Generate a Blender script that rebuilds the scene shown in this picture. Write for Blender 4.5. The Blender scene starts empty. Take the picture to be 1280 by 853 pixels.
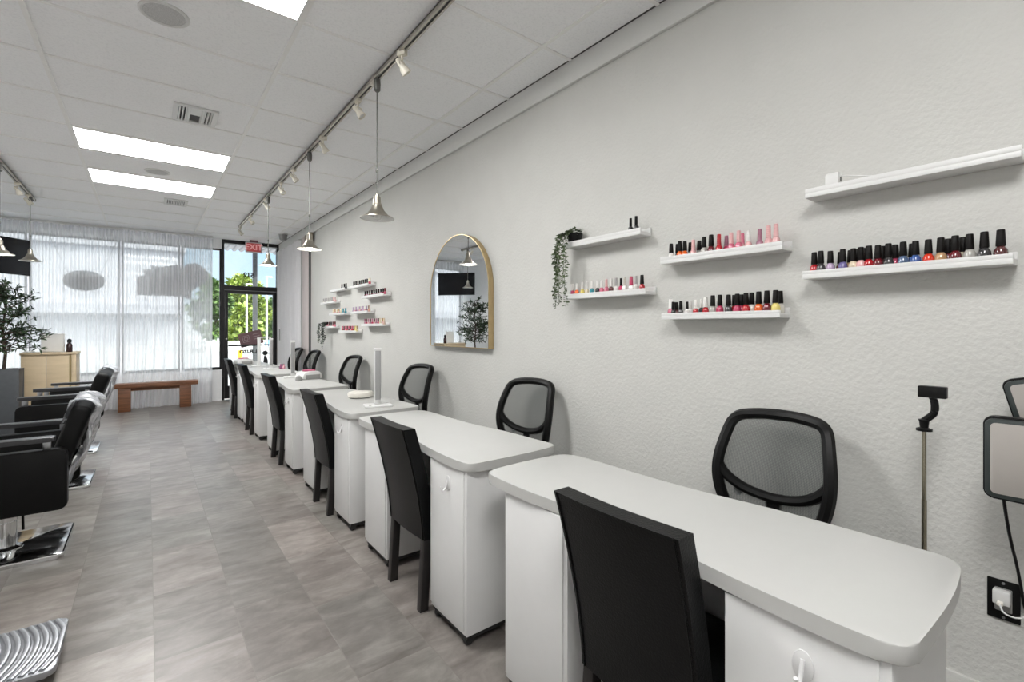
import bpy, bmesh, math, random
from mathutils import Vector, Matrix
random.seed(7)
S = bpy.context.scene
COL = S.collection
PI = math.pi

# ------------------------------------------------------------------ camera, sky, sun, exposure
F, U0, VH = 590.0, 640.0, 410.0            # focal length and vanishing points in 1280x853 pixels
YAW = math.atan(456 / F)
H = 1.42
cam = bpy.data.cameras.new('camera'); cam_o = bpy.data.objects.new('camera', cam); COL.objects.link(cam_o)
cam.sensor_width = 36; cam.lens = F / 1280 * 36; cam.shift_y = (VH - 426.5) / 1280
cam.clip_start = 0.02; cam.clip_end = 400
cam_o.location = (0, 0, H); cam_o.rotation_euler = (PI / 2, 0, -YAW)
S.camera = cam_o
S.view_settings.view_transform = 'Standard'; S.view_settings.look = 'None'
S.view_settings.gamma = 1.0; S.view_settings.use_curve_mapping = False
S.view_settings.exposure = 0.0
try:
    S.cycles.use_denoising = True
    S.cycles.max_bounces = 10; S.cycles.diffuse_bounces = 5; S.cycles.glossy_bounces = 4
    S.cycles.transparent_max_bounces = 16; S.cycles.transmission_bounces = 6
    S.cycles.sample_clamp_indirect = 6.0
    S.cycles.caustics_reflective = False; S.cycles.caustics_refractive = False
except Exception:
    pass
SKY = 1.35; SKY_HIGH = 8.0; SUN = 6.0; PANEL = 30.0; BULB = 40.0
W = bpy.data.worlds.new('sky'); S.world = W; W.use_nodes = True
nt = W.node_tree; nt.nodes.clear()
out = nt.nodes.new('ShaderNodeOutputWorld'); bg = nt.nodes.new('ShaderNodeBackground')
tc = nt.nodes.new('ShaderNodeTexCoord'); sep = nt.nodes.new('ShaderNodeSeparateXYZ'); cr = nt.nodes.new('ShaderNodeValToRGB')
nz = nt.nodes.new('ShaderNodeTexNoise'); nz.inputs['Scale'].default_value = 5; nz.inputs['Detail'].default_value = 6
cr2 = nt.nodes.new('ShaderNodeValToRGB'); mx = nt.nodes.new('ShaderNodeMix'); mx.data_type = 'RGBA'
nt.links.new(tc.outputs['Generated'], sep.inputs[0]); nt.links.new(sep.outputs['Z'], cr.inputs[0])
cr.color_ramp.elements[0].position = 0.0; cr.color_ramp.elements[0].color = (0.90, 0.94, 0.96, 1)
cr.color_ramp.elements[1].position = 0.22; cr.color_ramp.elements[1].color = (0.40, 0.66, 0.97, 1)
for p_, c_ in ((0.07, (0.66, 0.83, 0.97, 1)), (0.34, (0.80, 0.88, 0.98, 1)), (0.5, (1.0, 0.985, 0.96, 1))):
    e_ = cr.color_ramp.elements.new(p_); e_.color = c_
nt.links.new(tc.outputs['Generated'], nz.inputs['Vector']); nt.links.new(nz.outputs['Fac'], cr2.inputs[0])
cr2.color_ramp.elements[0].position = 0.56; cr2.color_ramp.elements[1].position = 0.78
nt.links.new(cr2.outputs[0], mx.inputs[0]); nt.links.new(cr.outputs[0], mx.inputs[6]); mx.inputs[7].default_value = (0.98, 0.98, 1, 1)
nt.links.new(mx.outputs[2], bg.inputs[0]); 
hi = nt.nodes.new('ShaderNodeMapRange'); hi.inputs[1].default_value = 0.28; hi.inputs[2].default_value = 0.6      # upper sky, out of view, brightened to light the room
hi.inputs[3].default_value = SKY; hi.inputs[4].default_value = SKY_HIGH
nt.links.new(sep.outputs['Z'], hi.inputs[0]); nt.links.new(hi.outputs[0], bg.inputs[1])
nt.links.new(bg.outputs[0], out.inputs[0])
sun = bpy.data.lights.new('sun', 'SUN'); sun.energy = SUN; sun.angle = 0.01; sun.color = (1, 0.95, 0.87)
sun_o = bpy.data.objects.new('sun', sun); COL.objects.link(sun_o)
sun_o.rotation_euler = Vector((-0.72, 0.28, -0.64)).to_track_quat('-Z', 'Y').to_euler()

# ------------------------------------------------------------------ materials
def _mat(name):
    m = bpy.data.materials.new(name); m.use_nodes = True
    n = m.node_tree; n.nodes.clear()
    o = n.nodes.new('ShaderNodeOutputMaterial')
    return m, n, o

def pbr(name, col, rough=0.5, metal=0.0, noise=0.0, nscale=20.0, bump=0.0, bscale=200.0, coat=0.0, spec=0.5, emit=0.0, ecol=None, nstretch=(1, 1, 1)):
    m, n, o = _mat(name)
    b = n.nodes.new('ShaderNodeBsdfPrincipled'); n.links.new(b.outputs[0], o.inputs[0])
    b.inputs['Roughness'].default_value = rough; b.inputs['Metallic'].default_value = metal
    b.inputs['Coat Weight'].default_value = coat; b.inputs['Specular IOR Level'].default_value = spec
    tcn = n.nodes.new('ShaderNodeTexCoord'); mp = n.nodes.new('ShaderNodeMapping')
    mp.inputs['Scale'].default_value = nstretch
    n.links.new(tcn.outputs['Object'], mp.inputs[0])
    t = n.nodes.new('ShaderNodeTexNoise'); t.inputs['Scale'].default_value = nscale; t.inputs['Detail'].default_value = 4
    n.links.new(mp.outputs[0], t.inputs['Vector'])
    r = n.nodes.new('ShaderNodeValToRGB'); k = noise
    r.color_ramp.elements[0].position = 0.3; r.color_ramp.elements[1].position = 0.7
    r.color_ramp.elements[0].color = tuple(c * (1 - k) for c in col) + (1,)
    r.color_ramp.elements[1].color = tuple(min(1, c * (1 + k)) for c in col) + (1,)
    n.links.new(t.outputs['Fac'], r.inputs[0]); n.links.new(r.outputs[0], b.inputs['Base Color'])
    if bump:
        t2 = n.nodes.new('ShaderNodeTexNoise'); t2.inputs['Scale'].default_value = bscale; t2.inputs['Detail'].default_value = 3
        n.links.new(mp.outputs[0], t2.inputs['Vector'])
        bp = n.nodes.new('ShaderNodeBump'); bp.inputs['Strength'].default_value = bump; bp.inputs['Distance'].default_value = 0.01
        n.links.new(t2.outputs['Fac'], bp.inputs['Height']); n.links.new(bp.outputs[0], b.inputs['Normal'])
    if emit:
        b.inputs['Emission Color'].default_value = tuple(ecol or col) + (1,); b.inputs['Emission Strength'].default_value = emit
    return m

def emission(name, col, s):
    m, n, o = _mat(name); e = n.nodes.new('ShaderNodeEmission')
    e.inputs[0].default_value = tuple(col) + (1,); e.inputs[1].default_value = s
    n.links.new(e.outputs[0], o.inputs[0]); return m

def sheer(name, col, alpha, transl=0.5, pattern=None, pscale=400.0):
    """thin cloth: part open weave, part diffuse and translucent threads"""
    m, n, o = _mat(name)
    d = n.nodes.new('ShaderNodeBsdfDiffuse'); d.inputs[0].default_value = tuple(col) + (1,)
    t = n.nodes.new('ShaderNodeBsdfTranslucent'); t.inputs[0].default_value = tuple(col) + (1,)
    x1 = n.nodes.new('ShaderNodeMixShader'); x1.inputs[0].default_value = transl
    n.links.new(d.outputs[0], x1.inputs[1]); n.links.new(t.outputs[0], x1.inputs[2])
    tr = n.nodes.new('ShaderNodeBsdfTransparent'); x2 = n.nodes.new('ShaderNodeMixShader'); x2.inputs[0].default_value = alpha
    n.links.new(tr.outputs[0], x2.inputs[1]); n.links.new(x1.outputs[0], x2.inputs[2])
    tcn = n.nodes.new('ShaderNodeTexCoord'); nzz = n.nodes.new('ShaderNodeTexNoise'); nzz.inputs['Scale'].default_value = pscale
    n.links.new(tcn.outputs['Object'], nzz.inputs['Vector'])
    mr = n.nodes.new('ShaderNodeMapRange'); mr.inputs[3].default_value = alpha - 0.12; mr.inputs[4].default_value = alpha + 0.12
    mr.inputs[1].default_value = 0.3; mr.inputs[2].default_value = 0.7
    n.links.new(nzz.outputs['Fac'], mr.inputs[0]); n.links.new(mr.outputs[0], x2.inputs[0])
    lw = n.nodes.new('ShaderNodeLayerWeight'); lw.inputs[0].default_value = 0.5      # threads close up where a fold turns away
    sb = n.nodes.new('ShaderNodeMath'); sb.operation = 'SUBTRACT'; sb.inputs[0].default_value = 1.0; n.links.new(mr.outputs[0], sb.inputs[1])
    cs = n.nodes.new('ShaderNodeMath'); cs.operation = 'SUBTRACT'; cs.inputs[0].default_value = 1.0; n.links.new(lw.outputs['Facing'], cs.inputs[1])
    mxx = n.nodes.new('ShaderNodeMath'); mxx.operation = 'MAXIMUM'; mxx.inputs[1].default_value = 0.15; n.links.new(cs.outputs[0], mxx.inputs[0])
    iv = n.nodes.new('ShaderNodeMath'); iv.operation = 'DIVIDE'; iv.inputs[0].default_value = 1.0; n.links.new(mxx.outputs[0], iv.inputs[1])
    pw = n.nodes.new('ShaderNodeMath'); pw.operation = 'POWER'; n.links.new(sb.outputs[0], pw.inputs[0]); n.links.new(iv.outputs[0], pw.inputs[1])
    fa = n.nodes.new('ShaderNodeMath'); fa.operation = 'SUBTRACT'; fa.inputs[0].default_value = 1.0; n.links.new(pw.outputs[0], fa.inputs[1]); n.links.new(fa.outputs[0], x2.inputs[0])
    n.links.new(x2.outputs[0], o.inputs[0]); return m

def glass(name, tint=(0.95, 0.98, 0.97), gloss=0.06):
    m, n, o = _mat(name)
    tr = n.nodes.new('ShaderNodeBsdfTransparent'); tr.inputs[0].default_value = tuple(tint) + (1,)
    g = n.nodes.new('ShaderNodeBsdfGlossy'); g.inputs['Roughness'].default_value = 0.02
    lw = n.nodes.new('ShaderNodeLayerWeight'); lw.inputs[0].default_value = 0.25
    mr = n.nodes.new('ShaderNodeMapRange'); mr.inputs[3].default_value = gloss * 0.6; mr.inputs[4].default_value = 0.7
    x = n.nodes.new('ShaderNodeMixShader'); n.links.new(lw.outputs['Fresnel'], mr.inputs[0]); n.links.new(mr.outputs[0], x.inputs[0])
    n.links.new(tr.outputs[0], x.inputs[1]); n.links.new(g.outputs[0], x.inputs[2]); n.links.new(x.outputs[0], o.inputs[0])
    return m

def floor_mat():
    m, n, o = _mat('stone_vinyl'); L = n.links.new
    b = n.nodes.new('ShaderNodeBsdfPrincipled'); L(b.outputs[0], o.inputs[0])
    tcn = n.nodes.new('ShaderNodeTexCoord'); mp = n.nodes.new('ShaderNodeMapping')
    mp.inputs['Rotation'].default_value = (0, 0, PI / 2); mp.inputs['Location'].default_value = (0.03, 0.30, 0)
    L(tcn.outputs['Object'], mp.inputs[0])
    br = n.nodes.new('ShaderNodeTexBrick'); L(mp.outputs[0], br.inputs['Vector'])
    br.inputs['Scale'].default_value = 1; br.inputs['Brick Width'].default_value = 0.62; br.inputs['Row Height'].default_value = 0.325
    br.inputs['Mortar Size'].default_value = 0.0022; br.inputs['Mortar Smooth'].default_value = 0.3; br.inputs['Bias'].default_value = 0
    br.offset = 0.37; br.inputs['Color1'].default_value = (0, 0, 0, 1); br.inputs['Color2'].default_value = (1, 1, 1, 1); br.inputs['Mortar'].default_value = (0.5, 0.5, 0.5, 1)
    # per-tile random shift of the veining
    sc = n.nodes.new('ShaderNodeVectorMath'); sc.operation = 'SCALE'; sc.inputs[3].default_value = 7.3
    L(br.outputs['Color'], sc.inputs[0])
    ad = n.nodes.new('ShaderNodeVectorMath'); ad.operation = 'ADD'; L(tcn.outputs['Object'], ad.inputs[0]); L(sc.outputs[0], ad.inputs[1])
    mp2 = n.nodes.new('ShaderNodeMapping'); mp2.inputs['Scale'].default_value = (2.0, 5.6, 1); mp2.inputs['Rotation'].default_value = (0, 0, 0.18); L(ad.outputs[0], mp2.inputs[0])
    n1 = n.nodes.new('ShaderNodeTexNoise'); n1.inputs['Scale'].default_value = 1.7; n1.inputs['Detail'].default_value = 9; n1.inputs['Roughness'].default_value = 0.66
    n1.inputs['Distortion'].default_value = 0.6; L(mp2.outputs[0], n1.inputs['Vector'])
    n2 = n.nodes.new('ShaderNodeTexNoise'); n2.inputs['Scale'].default_value = 7; n2.inputs['Detail'].default_value = 9; n2.inputs['Roughness'].default_value = 0.68; L(ad.outputs[0], n2.inputs['Vector'])
    r = n.nodes.new('ShaderNodeValToRGB'); e = r.color_ramp.elements
    e[0].position = 0.30; e[0].color = (0.115, 0.098, 0.088, 1); e[1].position = 0.72; e[1].color = (0.36, 0.335, 0.315, 1)
    k = e.new(0.46); k.color = (0.195, 0.175, 0.163, 1); k = e.new(0.57); k.color = (0.262, 0.24, 0.225, 1)
    mixn = n.nodes.new('ShaderNodeMix'); mixn.inputs[0].default_value = 0.32; L(n1.outputs['Fac'], mixn.inputs[2]); L(n2.outputs['Fac'], mixn.inputs[3])
    L(mixn.outputs[0], r.inputs[0])
    # tile-to-tile tone
    hs = n.nodes.new('ShaderNodeMapRange'); L(br.outputs['Color'], hs.inputs[0]); hs.inputs[3].default_value = 0.72; hs.inputs[4].default_value = 1.09
    wn = n.nodes.new('ShaderNodeTexWhiteNoise'); L(sc.outputs[0], wn.inputs[0])
    hr = n.nodes.new('ShaderNodeValToRGB'); hr.color_ramp.elements[0].color = (1.03, 0.99, 0.975, 1); hr.color_ramp.elements[1].color = (0.965, 1.0, 0.975, 1); L(wn.outputs['Value'], hr.inputs[0])
    hm = n.nodes.new('ShaderNodeVectorMath'); hm.operation = 'MULTIPLY'; L(r.outputs[0], hm.inputs[0]); L(hr.outputs[0], hm.inputs[1])
    vm = n.nodes.new('ShaderNodeVectorMath'); vm.operation = 'SCALE'; L(hm.outputs[0], vm.inputs[0]); L(hs.outputs[0], vm.inputs[3])
    mj = n.nodes.new('ShaderNodeMix'); mj.data_type = 'RGBA'; L(br.outputs['Fac'], mj.inputs[0]); L(vm.outputs[0], mj.inputs[6]); mj.inputs[7].default_value = (0.16, 0.145, 0.13, 1)
    L(mj.outputs[2], b.inputs['Base Color'])
    rr = n.nodes.new('ShaderNodeMapRange'); L(n2.outputs['Fac'], rr.inputs[0]); rr.inputs[3].default_value = 0.30; rr.inputs[4].default_value = 0.36
    L(rr.outputs[0], b.inputs['Roughness'])
    bp = n.nodes.new('ShaderNodeBump'); bp.inputs['Strength'].default_value = 0.25; bp.inputs['Distance'].default_value = 0.003
    mm = n.nodes.new('ShaderNodeMath'); mm.operation = 'SUBTRACT'; L(n1.outputs['Fac'], mm.inputs[0]); L(br.outputs['Fac'], mm.inputs[1])
    L(mm.outputs[0], bp.inputs['Height']); L(bp.outputs[0], b.inputs['Normal'])
    return m

def ceiling_mat():
    m, n, o = _mat('mineral_tile'); L = n.links.new
    b = n.nodes.new('ShaderNodeBsdfPrincipled'); L(b.outputs[0], o.inputs[0]); b.inputs['Roughness'].default_value = 0.9; b.inputs['Specular IOR Level'].default_value = 0.1
    tcn = n.nodes.new('ShaderNodeTexCoord')
    n1 = n.nodes.new('ShaderNodeTexNoise'); n1.inputs['Scale'].default_value = 85; n1.inputs['Detail'].default_value = 3; L(tcn.outputs['Object'], n1.inputs['Vector'])
    r = n.nodes.new('ShaderNodeValToRGB'); r.color_ramp.elements[0].position = 0.30; r.color_ramp.elements[1].position = 0.52
    r.color_ramp.elements[0].color = (0.89, 0.90, 0.915, 1); r.color_ramp.elements[1].color = (0.96, 0.968, 0.98, 1)
    L(n1.outputs['Fac'], r.inputs[0]); L(r.outputs[0], b.inputs['Base Color'])
    bp = n.nodes.new('ShaderNodeBump'); bp.inputs['Strength'].default_value = 0.3; bp.inputs['Distance'].default_value = 0.004; L(n1.outputs['Fac'], bp.inputs['Height']); L(bp.outputs[0], b.inputs['Normal'])
    return m

def mesh_fabric(name):
    m, n, o = _mat(name); L = n.links.new
    tcn = n.nodes.new('ShaderNodeTexCoord'); mp = n.nodes.new('ShaderNodeMapping'); mp.inputs['Scale'].default_value = (1, 1, 1); L(tcn.outputs['Object'], mp.inputs[0])
    w1 = n.nodes.new('ShaderNodeTexWave'); w1.bands_direction = 'Y'; w1.inputs['Scale'].default_value = 75; L(mp.outputs[0], w1.inputs['Vector'])
    w2 = n.nodes.new('ShaderNodeTexWave'); w2.bands_direction = 'Z'; w2.inputs['Scale'].default_value = 75; L(mp.outputs[0], w2.inputs['Vector'])
    mn = n.nodes.new('ShaderNodeMath'); mn.operation = 'MULTIPLY'; L(w1.outputs['Fac'], mn.inputs[0]); L(w2.outputs['Fac'], mn.inputs[1])
    mr = n.nodes.new('ShaderNodeMapRange'); L(mn.outputs[0], mr.inputs[0]); mr.inputs[3].default_value = 0.80; mr.inputs[4].default_value = 0.35
    d = n.nodes.new('ShaderNodeBsdfDiffuse'); d.inputs[0].default_value = (0.12, 0.127, 0.122, 1)
    tr = n.nodes.new('ShaderNodeBsdfTransparent'); x = n.nodes.new('ShaderNodeMixShader')
    L(mr.outputs[0], x.inputs[0]); L(tr.outputs[0], x.inputs[1]); L(d.outputs[0], x.inputs[2]); L(x.outputs[0], o.inputs[0])
    return m

def leaf_mat(name, c1, c2):
    m, n, o = _mat(name); L = n.links.new
    b = n.nodes.new('ShaderNodeBsdfPrincipled'); L(b.outputs[0], o.inputs[0]); b.inputs['Roughness'].default_value = 0.55
    tcn = n.nodes.new('ShaderNodeTexCoord'); t = n.nodes.new('ShaderNodeTexNoise'); t.inputs['Scale'].default_value = 9; L(tcn.outputs['Object'], t.inputs['Vector'])
    r = n.nodes.new('ShaderNodeValToRGB'); r.color_ramp.elements[0].position = 0.35; r.color_ramp.elements[1].position = 0.65
    r.color_ramp.elements[0].color = c1 + (1,); r.color_ramp.elements[1].color = c2 + (1,)
    L(t.outputs['Fac'], r.inputs[0]); L(r.outputs[0], b.inputs['Base Color'])
    return m

M = {}
M['wall'] = pbr('wall_paint', (0.585, 0.583, 0.557), 0.85, bump=0.4, bscale=55, noise=0.015, nscale=6, spec=0.2)
M['wall_plain'] = pbr('light_bounce_wall_paint', (0.93, 0.93, 0.93), 0.85, noise=0.02, spec=0.2)  # whiter than the right wall, to bounce light onto the ceiling
M['trim'] = pbr('trim_paint', (0.66, 0.66, 0.64), 0.6, noise=0.01)
M['floor'] = floor_mat(); M['ceiling'] = ceiling_mat()
M['grid'] = pbr('ceiling_grid_metal', (0.90, 0.90, 0.89), 0.5, noise=0.02)
M['dark_gap'] = pbr('dark_gap', (0.09, 0.09, 0.09), 0.8, noise=0.05)
M['bronze'] = pbr('dark_bronze_metal', (0.018, 0.017, 0.018), 0.4, metal=0.3, noise=0.1)
M['glass'] = glass('window_glass')
M['white'] = pbr('white_laminate', (0.68, 0.68, 0.675), 0.42, noise=0.008, spec=0.3)
M['top'] = pbr('laminate_greyed_for_light', (0.475, 0.475, 0.46), 0.45, noise=0.008, spec=0.3)  # greyed below the pedestal white to offset the strong overhead light
M['shelf'] = pbr('white_shelf_paint', (0.70, 0.70, 0.69), 0.4, noise=0.008)
M['plastic_white'] = pbr('white_plastic', (0.70, 0.70, 0.69), 0.3, noise=0.01)
M['plastic_cream'] = pbr('cream_plastic', (0.80, 0.77, 0.70), 0.35, noise=0.02)
M['plastic_black'] = pbr('black_plastic', (0.006, 0.006, 0.006), 0.42, noise=0.1, spec=0.18)
M['rubber'] = pbr('black_rubber', (0.015, 0.015, 0.015), 0.6, noise=0.1)
M['leather'] = pbr('black_leather', (0.004, 0.0042, 0.0045), 0.36, spec=0.15, noise=0.15, nscale=8, bump=0.12, bscale=160)
M['leather_dull'] = pbr('black_vinyl', (0.006, 0.006, 0.006), 0.48, spec=0.12, noise=0.1, bump=0.08, bscale=220)
M['dark_wood'] = pbr('black_stained_wood', (0.012, 0.010, 0.010), 0.45, noise=0.2, nstretch=(8, 8, 1))
M['mesh'] = mesh_fabric('chair_mesh')
M['chrome'] = pbr('chrome', (0.78, 0.79, 0.80), 0.10, metal=1, noise=0.02)
M['steel'] = pbr('brushed_steel', (0.42, 0.43, 0.45), 0.28, metal=1, noise=0.08, nstretch=(1, 30, 1))
M['cast'] = pbr('cast_aluminium', (0.36, 0.37, 0.39), 0.42, metal=0.85, noise=0.06)
M['arm'] = pbr('dark_grey_arm', (0.03, 0.03, 0.032), 0.28, noise=0.08)
M['nickel'] = pbr('brushed_nickel', (0.44, 0.41, 0.35), 0.30, metal=1, noise=0.06, nscale=40)
M['nickel_dark'] = pbr('dark_nickel', (0.16, 0.16, 0.15), 0.35, metal=0.8, noise=0.06)
M['track'] = pbr('nickel_track', (0.52, 0.49, 0.44), 0.32, metal=0.9, noise=0.04)
M['spot'] = pbr('cream_spot_enamel', (0.74, 0.70, 0.60), 0.4, noise=0.03)
M['shade_in'] = pbr('white_enamel', (0.85, 0.85, 0.83), 0.4, noise=0.01)
M['bulb'] = emission('lit_bulb', (1, 0.96, 0.88), BULB)
M['bulb_off'] = pbr('unlit_bulb', (0.8, 0.8, 0.78), 0.2, noise=0.01)
M['panel'] = emission('light_diffuser', (1, 0.995, 0.98), PANEL)
M['gold'] = pbr('brushed_gold', (0.56, 0.43, 0.24), 0.32, metal=1, noise=0.06)
M['mirror'] = pbr('mirror_silver', (0.86, 0.87, 0.88), 0.012, metal=1, noise=0.003)
M['wood'] = pbr('brown_wood', (0.20, 0.085, 0.042), 0.42, noise=0.35, nscale=5, nstretch=(1, 10, 10))
M['tan'] = pbr('tan_laminate', (0.57, 0.455, 0.30), 0.5, noise=0.07, nscale=3, nstretch=(1, 1, 6))
M['tan_dark'] = pbr('ochre_edge', (0.33, 0.25, 0.11), 0.5, noise=0.05)
M['planter'] = pbr('grey_planter', (0.060, 0.066, 0.074), 0.55, noise=0.08)
M['soil'] = pbr('soil', (0.03, 0.022, 0.016), 0.9, noise=0.4, nscale=60)
M['bark'] = pbr('bark', (0.05, 0.035, 0.026), 0.85, noise=0.3, nscale=30)
M['olive'] = leaf_mat('olive_leaves', (0.014, 0.028, 0.014), (0.055, 0.10, 0.045))
M['vine'] = leaf_mat('vine_leaves', (0.035, 0.055, 0.022), (0.12, 0.17, 0.075))
M['vine_grey'] = leaf_mat('dusky_vine_leaves', (0.03, 0.036, 0.03), (0.10, 0.12, 0.10))
M['tv'] = pbr('tv_screen', (0.008, 0.009, 0.012), 0.16, noise=0.05)
M['sheer'] = sheer('sheer_white_voile', (0.93, 0.935, 0.965), 0.50, 0.5)
M['side_curtain'] = sheer('dense_white_voile', (0.93, 0.92, 0.94), 0.93, 0.25)
M['hook_clear'] = pbr('clear_hook', (0.68, 0.68, 0.68), 0.15, noise=0.01)
M['grey_plastic'] = pbr('grey_plastic', (0.30, 0.30, 0.29), 0.5, noise=0.04)
M['pink'] = pbr('magenta_plastic', (0.42, 0.06, 0.14), 0.35, noise=0.04)
M['cover'] = None
M['pinkwall'] = pbr('pale_pink_panel', (0.60, 0.53, 0.51), 0.6, noise=0.04, nstretch=(1, 1, .2))
M['brown'] = pbr('brown_box', (0.24, 0.20, 0.15), 0.6, noise=0.06)
M['sign_grey'] = pbr('grey_sign_back', (0.10, 0.105, 0.115), 0.6, noise=0.05)
M['sign_pale'] = pbr('pale_grey_sign_back', (0.30, 0.30, 0.31), 0.6, noise=0.05)
M['maroon'] = pbr('maroon_sign_back', (0.21, 0.115, 0.125), 0.55, noise=0.08)
M['maroon_pale'] = pbr('faded_maroon_print', (0.42, 0.33, 0.34), 0.55, noise=0.06)
M['black_vinyl'] = pbr('black_lettering', (0.02, 0.02, 0.022), 0.5, noise=0.05)
M['exit_red'] = pbr('exit_red', (0.55, 0.09, 0.09), 0.4, noise=0.03, emit=0.15, ecol=(0.8, 0.1, 0.1))
M['exit_pale'] = pbr('exit_letter_pink', (0.85, 0.42, 0.42), 0.4, noise=0.02, emit=0.25, ecol=(1, 0.5, 0.5))
M['asphalt'] = pbr('asphalt', (0.16, 0.165, 0.175), 0.9, noise=0.25, nscale=3)
M['concrete'] = pbr('concrete', (0.60, 0.58, 0.55), 0.85, noise=0.08, nscale=4)
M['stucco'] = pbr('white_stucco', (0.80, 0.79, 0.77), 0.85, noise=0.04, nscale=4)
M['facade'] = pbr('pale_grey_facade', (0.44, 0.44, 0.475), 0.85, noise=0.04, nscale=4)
M['column'] = pbr('grey_post_paint', (0.10, 0.105, 0.115), 0.6, noise=0.06)
M['canopy'] = pbr('grey_canopy_metal', (0.34, 0.34, 0.38), 0.6, noise=0.06)
M['yellow'] = pbr('yellow_paint', (0.72, 0.42, 0.03), 0.5, noise=0.08)
M['pole'] = pbr('pale_pole_paint', (0.75, 0.77, 0.74), 0.6, noise=0.03)
M['blue'] = pbr('blue_car_paint', (0.16, 0.34, 0.62), 0.3, noise=0.04, coat=0.5)
M['leafA'] = leaf_mat('bright_leaves', (0.10, 0.17, 0.018), (0.34, 0.42, 0.06))
M['leafB'] = leaf_mat('deep_leaves', (0.035, 0.085, 0.02), (0.13, 0.22, 0.05))
M['paper'] = pbr('white_paper', (0.82, 0.82, 0.80), 0.7, noise=0.02)
M['bottle_brown'] = pbr('dark_brown_bottle', (0.028, 0.010, 0.010), 0.25, noise=0.05)
M['led'] = pbr('led_diffuser', (0.36, 0.335, 0.31), 0.5, noise=0.02)
M['led_green'] = pbr('green_grey_rim', (0.03, 0.038, 0.037), 0.4, noise=0.05)
M['silver_rod'] = pbr('champagne_rod', (0.34, 0.31, 0.24), 0.25, metal=1, noise=0.05)

def plastic_cover():
    m, n, o = _mat('clear_plastic_cover'); L = n.links.new
    b = n.nodes.new('ShaderNodeBsdfPrincipled'); b.inputs['Base Color'].default_value = (0.62, 0.63, 0.66, 1); b.inputs['Roughness'].default_value = 0.16; b.inputs['Specular IOR Level'].default_value = 0.8
    tr = n.nodes.new('ShaderNodeBsdfTransparent'); tr.inputs[0].default_value = (0.9, 0.9, 0.92, 1); x = n.nodes.new('ShaderNodeMixShader')
    tcn = n.nodes.new('ShaderNodeTexCoord'); t = n.nodes.new('ShaderNodeTexNoise'); t.inputs['Scale'].default_value = 9; t.inputs['Detail'].default_value = 3; t.inputs['Distortion'].default_value = 1.2
    L(tcn.outputs['Object'], t.inputs['Vector']); mr = n.nodes.new('ShaderNodeMapRange'); mr.inputs[1].default_value = 0.35; mr.inputs[2].default_value = 0.65
    mr.inputs[3].default_value = 0.45; mr.inputs[4].default_value = 0.95; L(t.outputs['Fac'], mr.inputs[0]); L(mr.outputs[0], x.inputs[0])
    bp = n.nodes.new('ShaderNodeBump'); bp.inputs['Strength'].default_value = 0.7; bp.inputs['Distance'].default_value = 0.03; L(t.outputs['Fac'], bp.inputs['Height']); L(bp.outputs[0], b.inputs['Normal'])
    L(tr.outputs[0], x.inputs[1]); L(b.outputs[0], x.inputs[2]); L(x.outputs[0], o.inputs[0]); return m
M['cover'] = plastic_cover()

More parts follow.
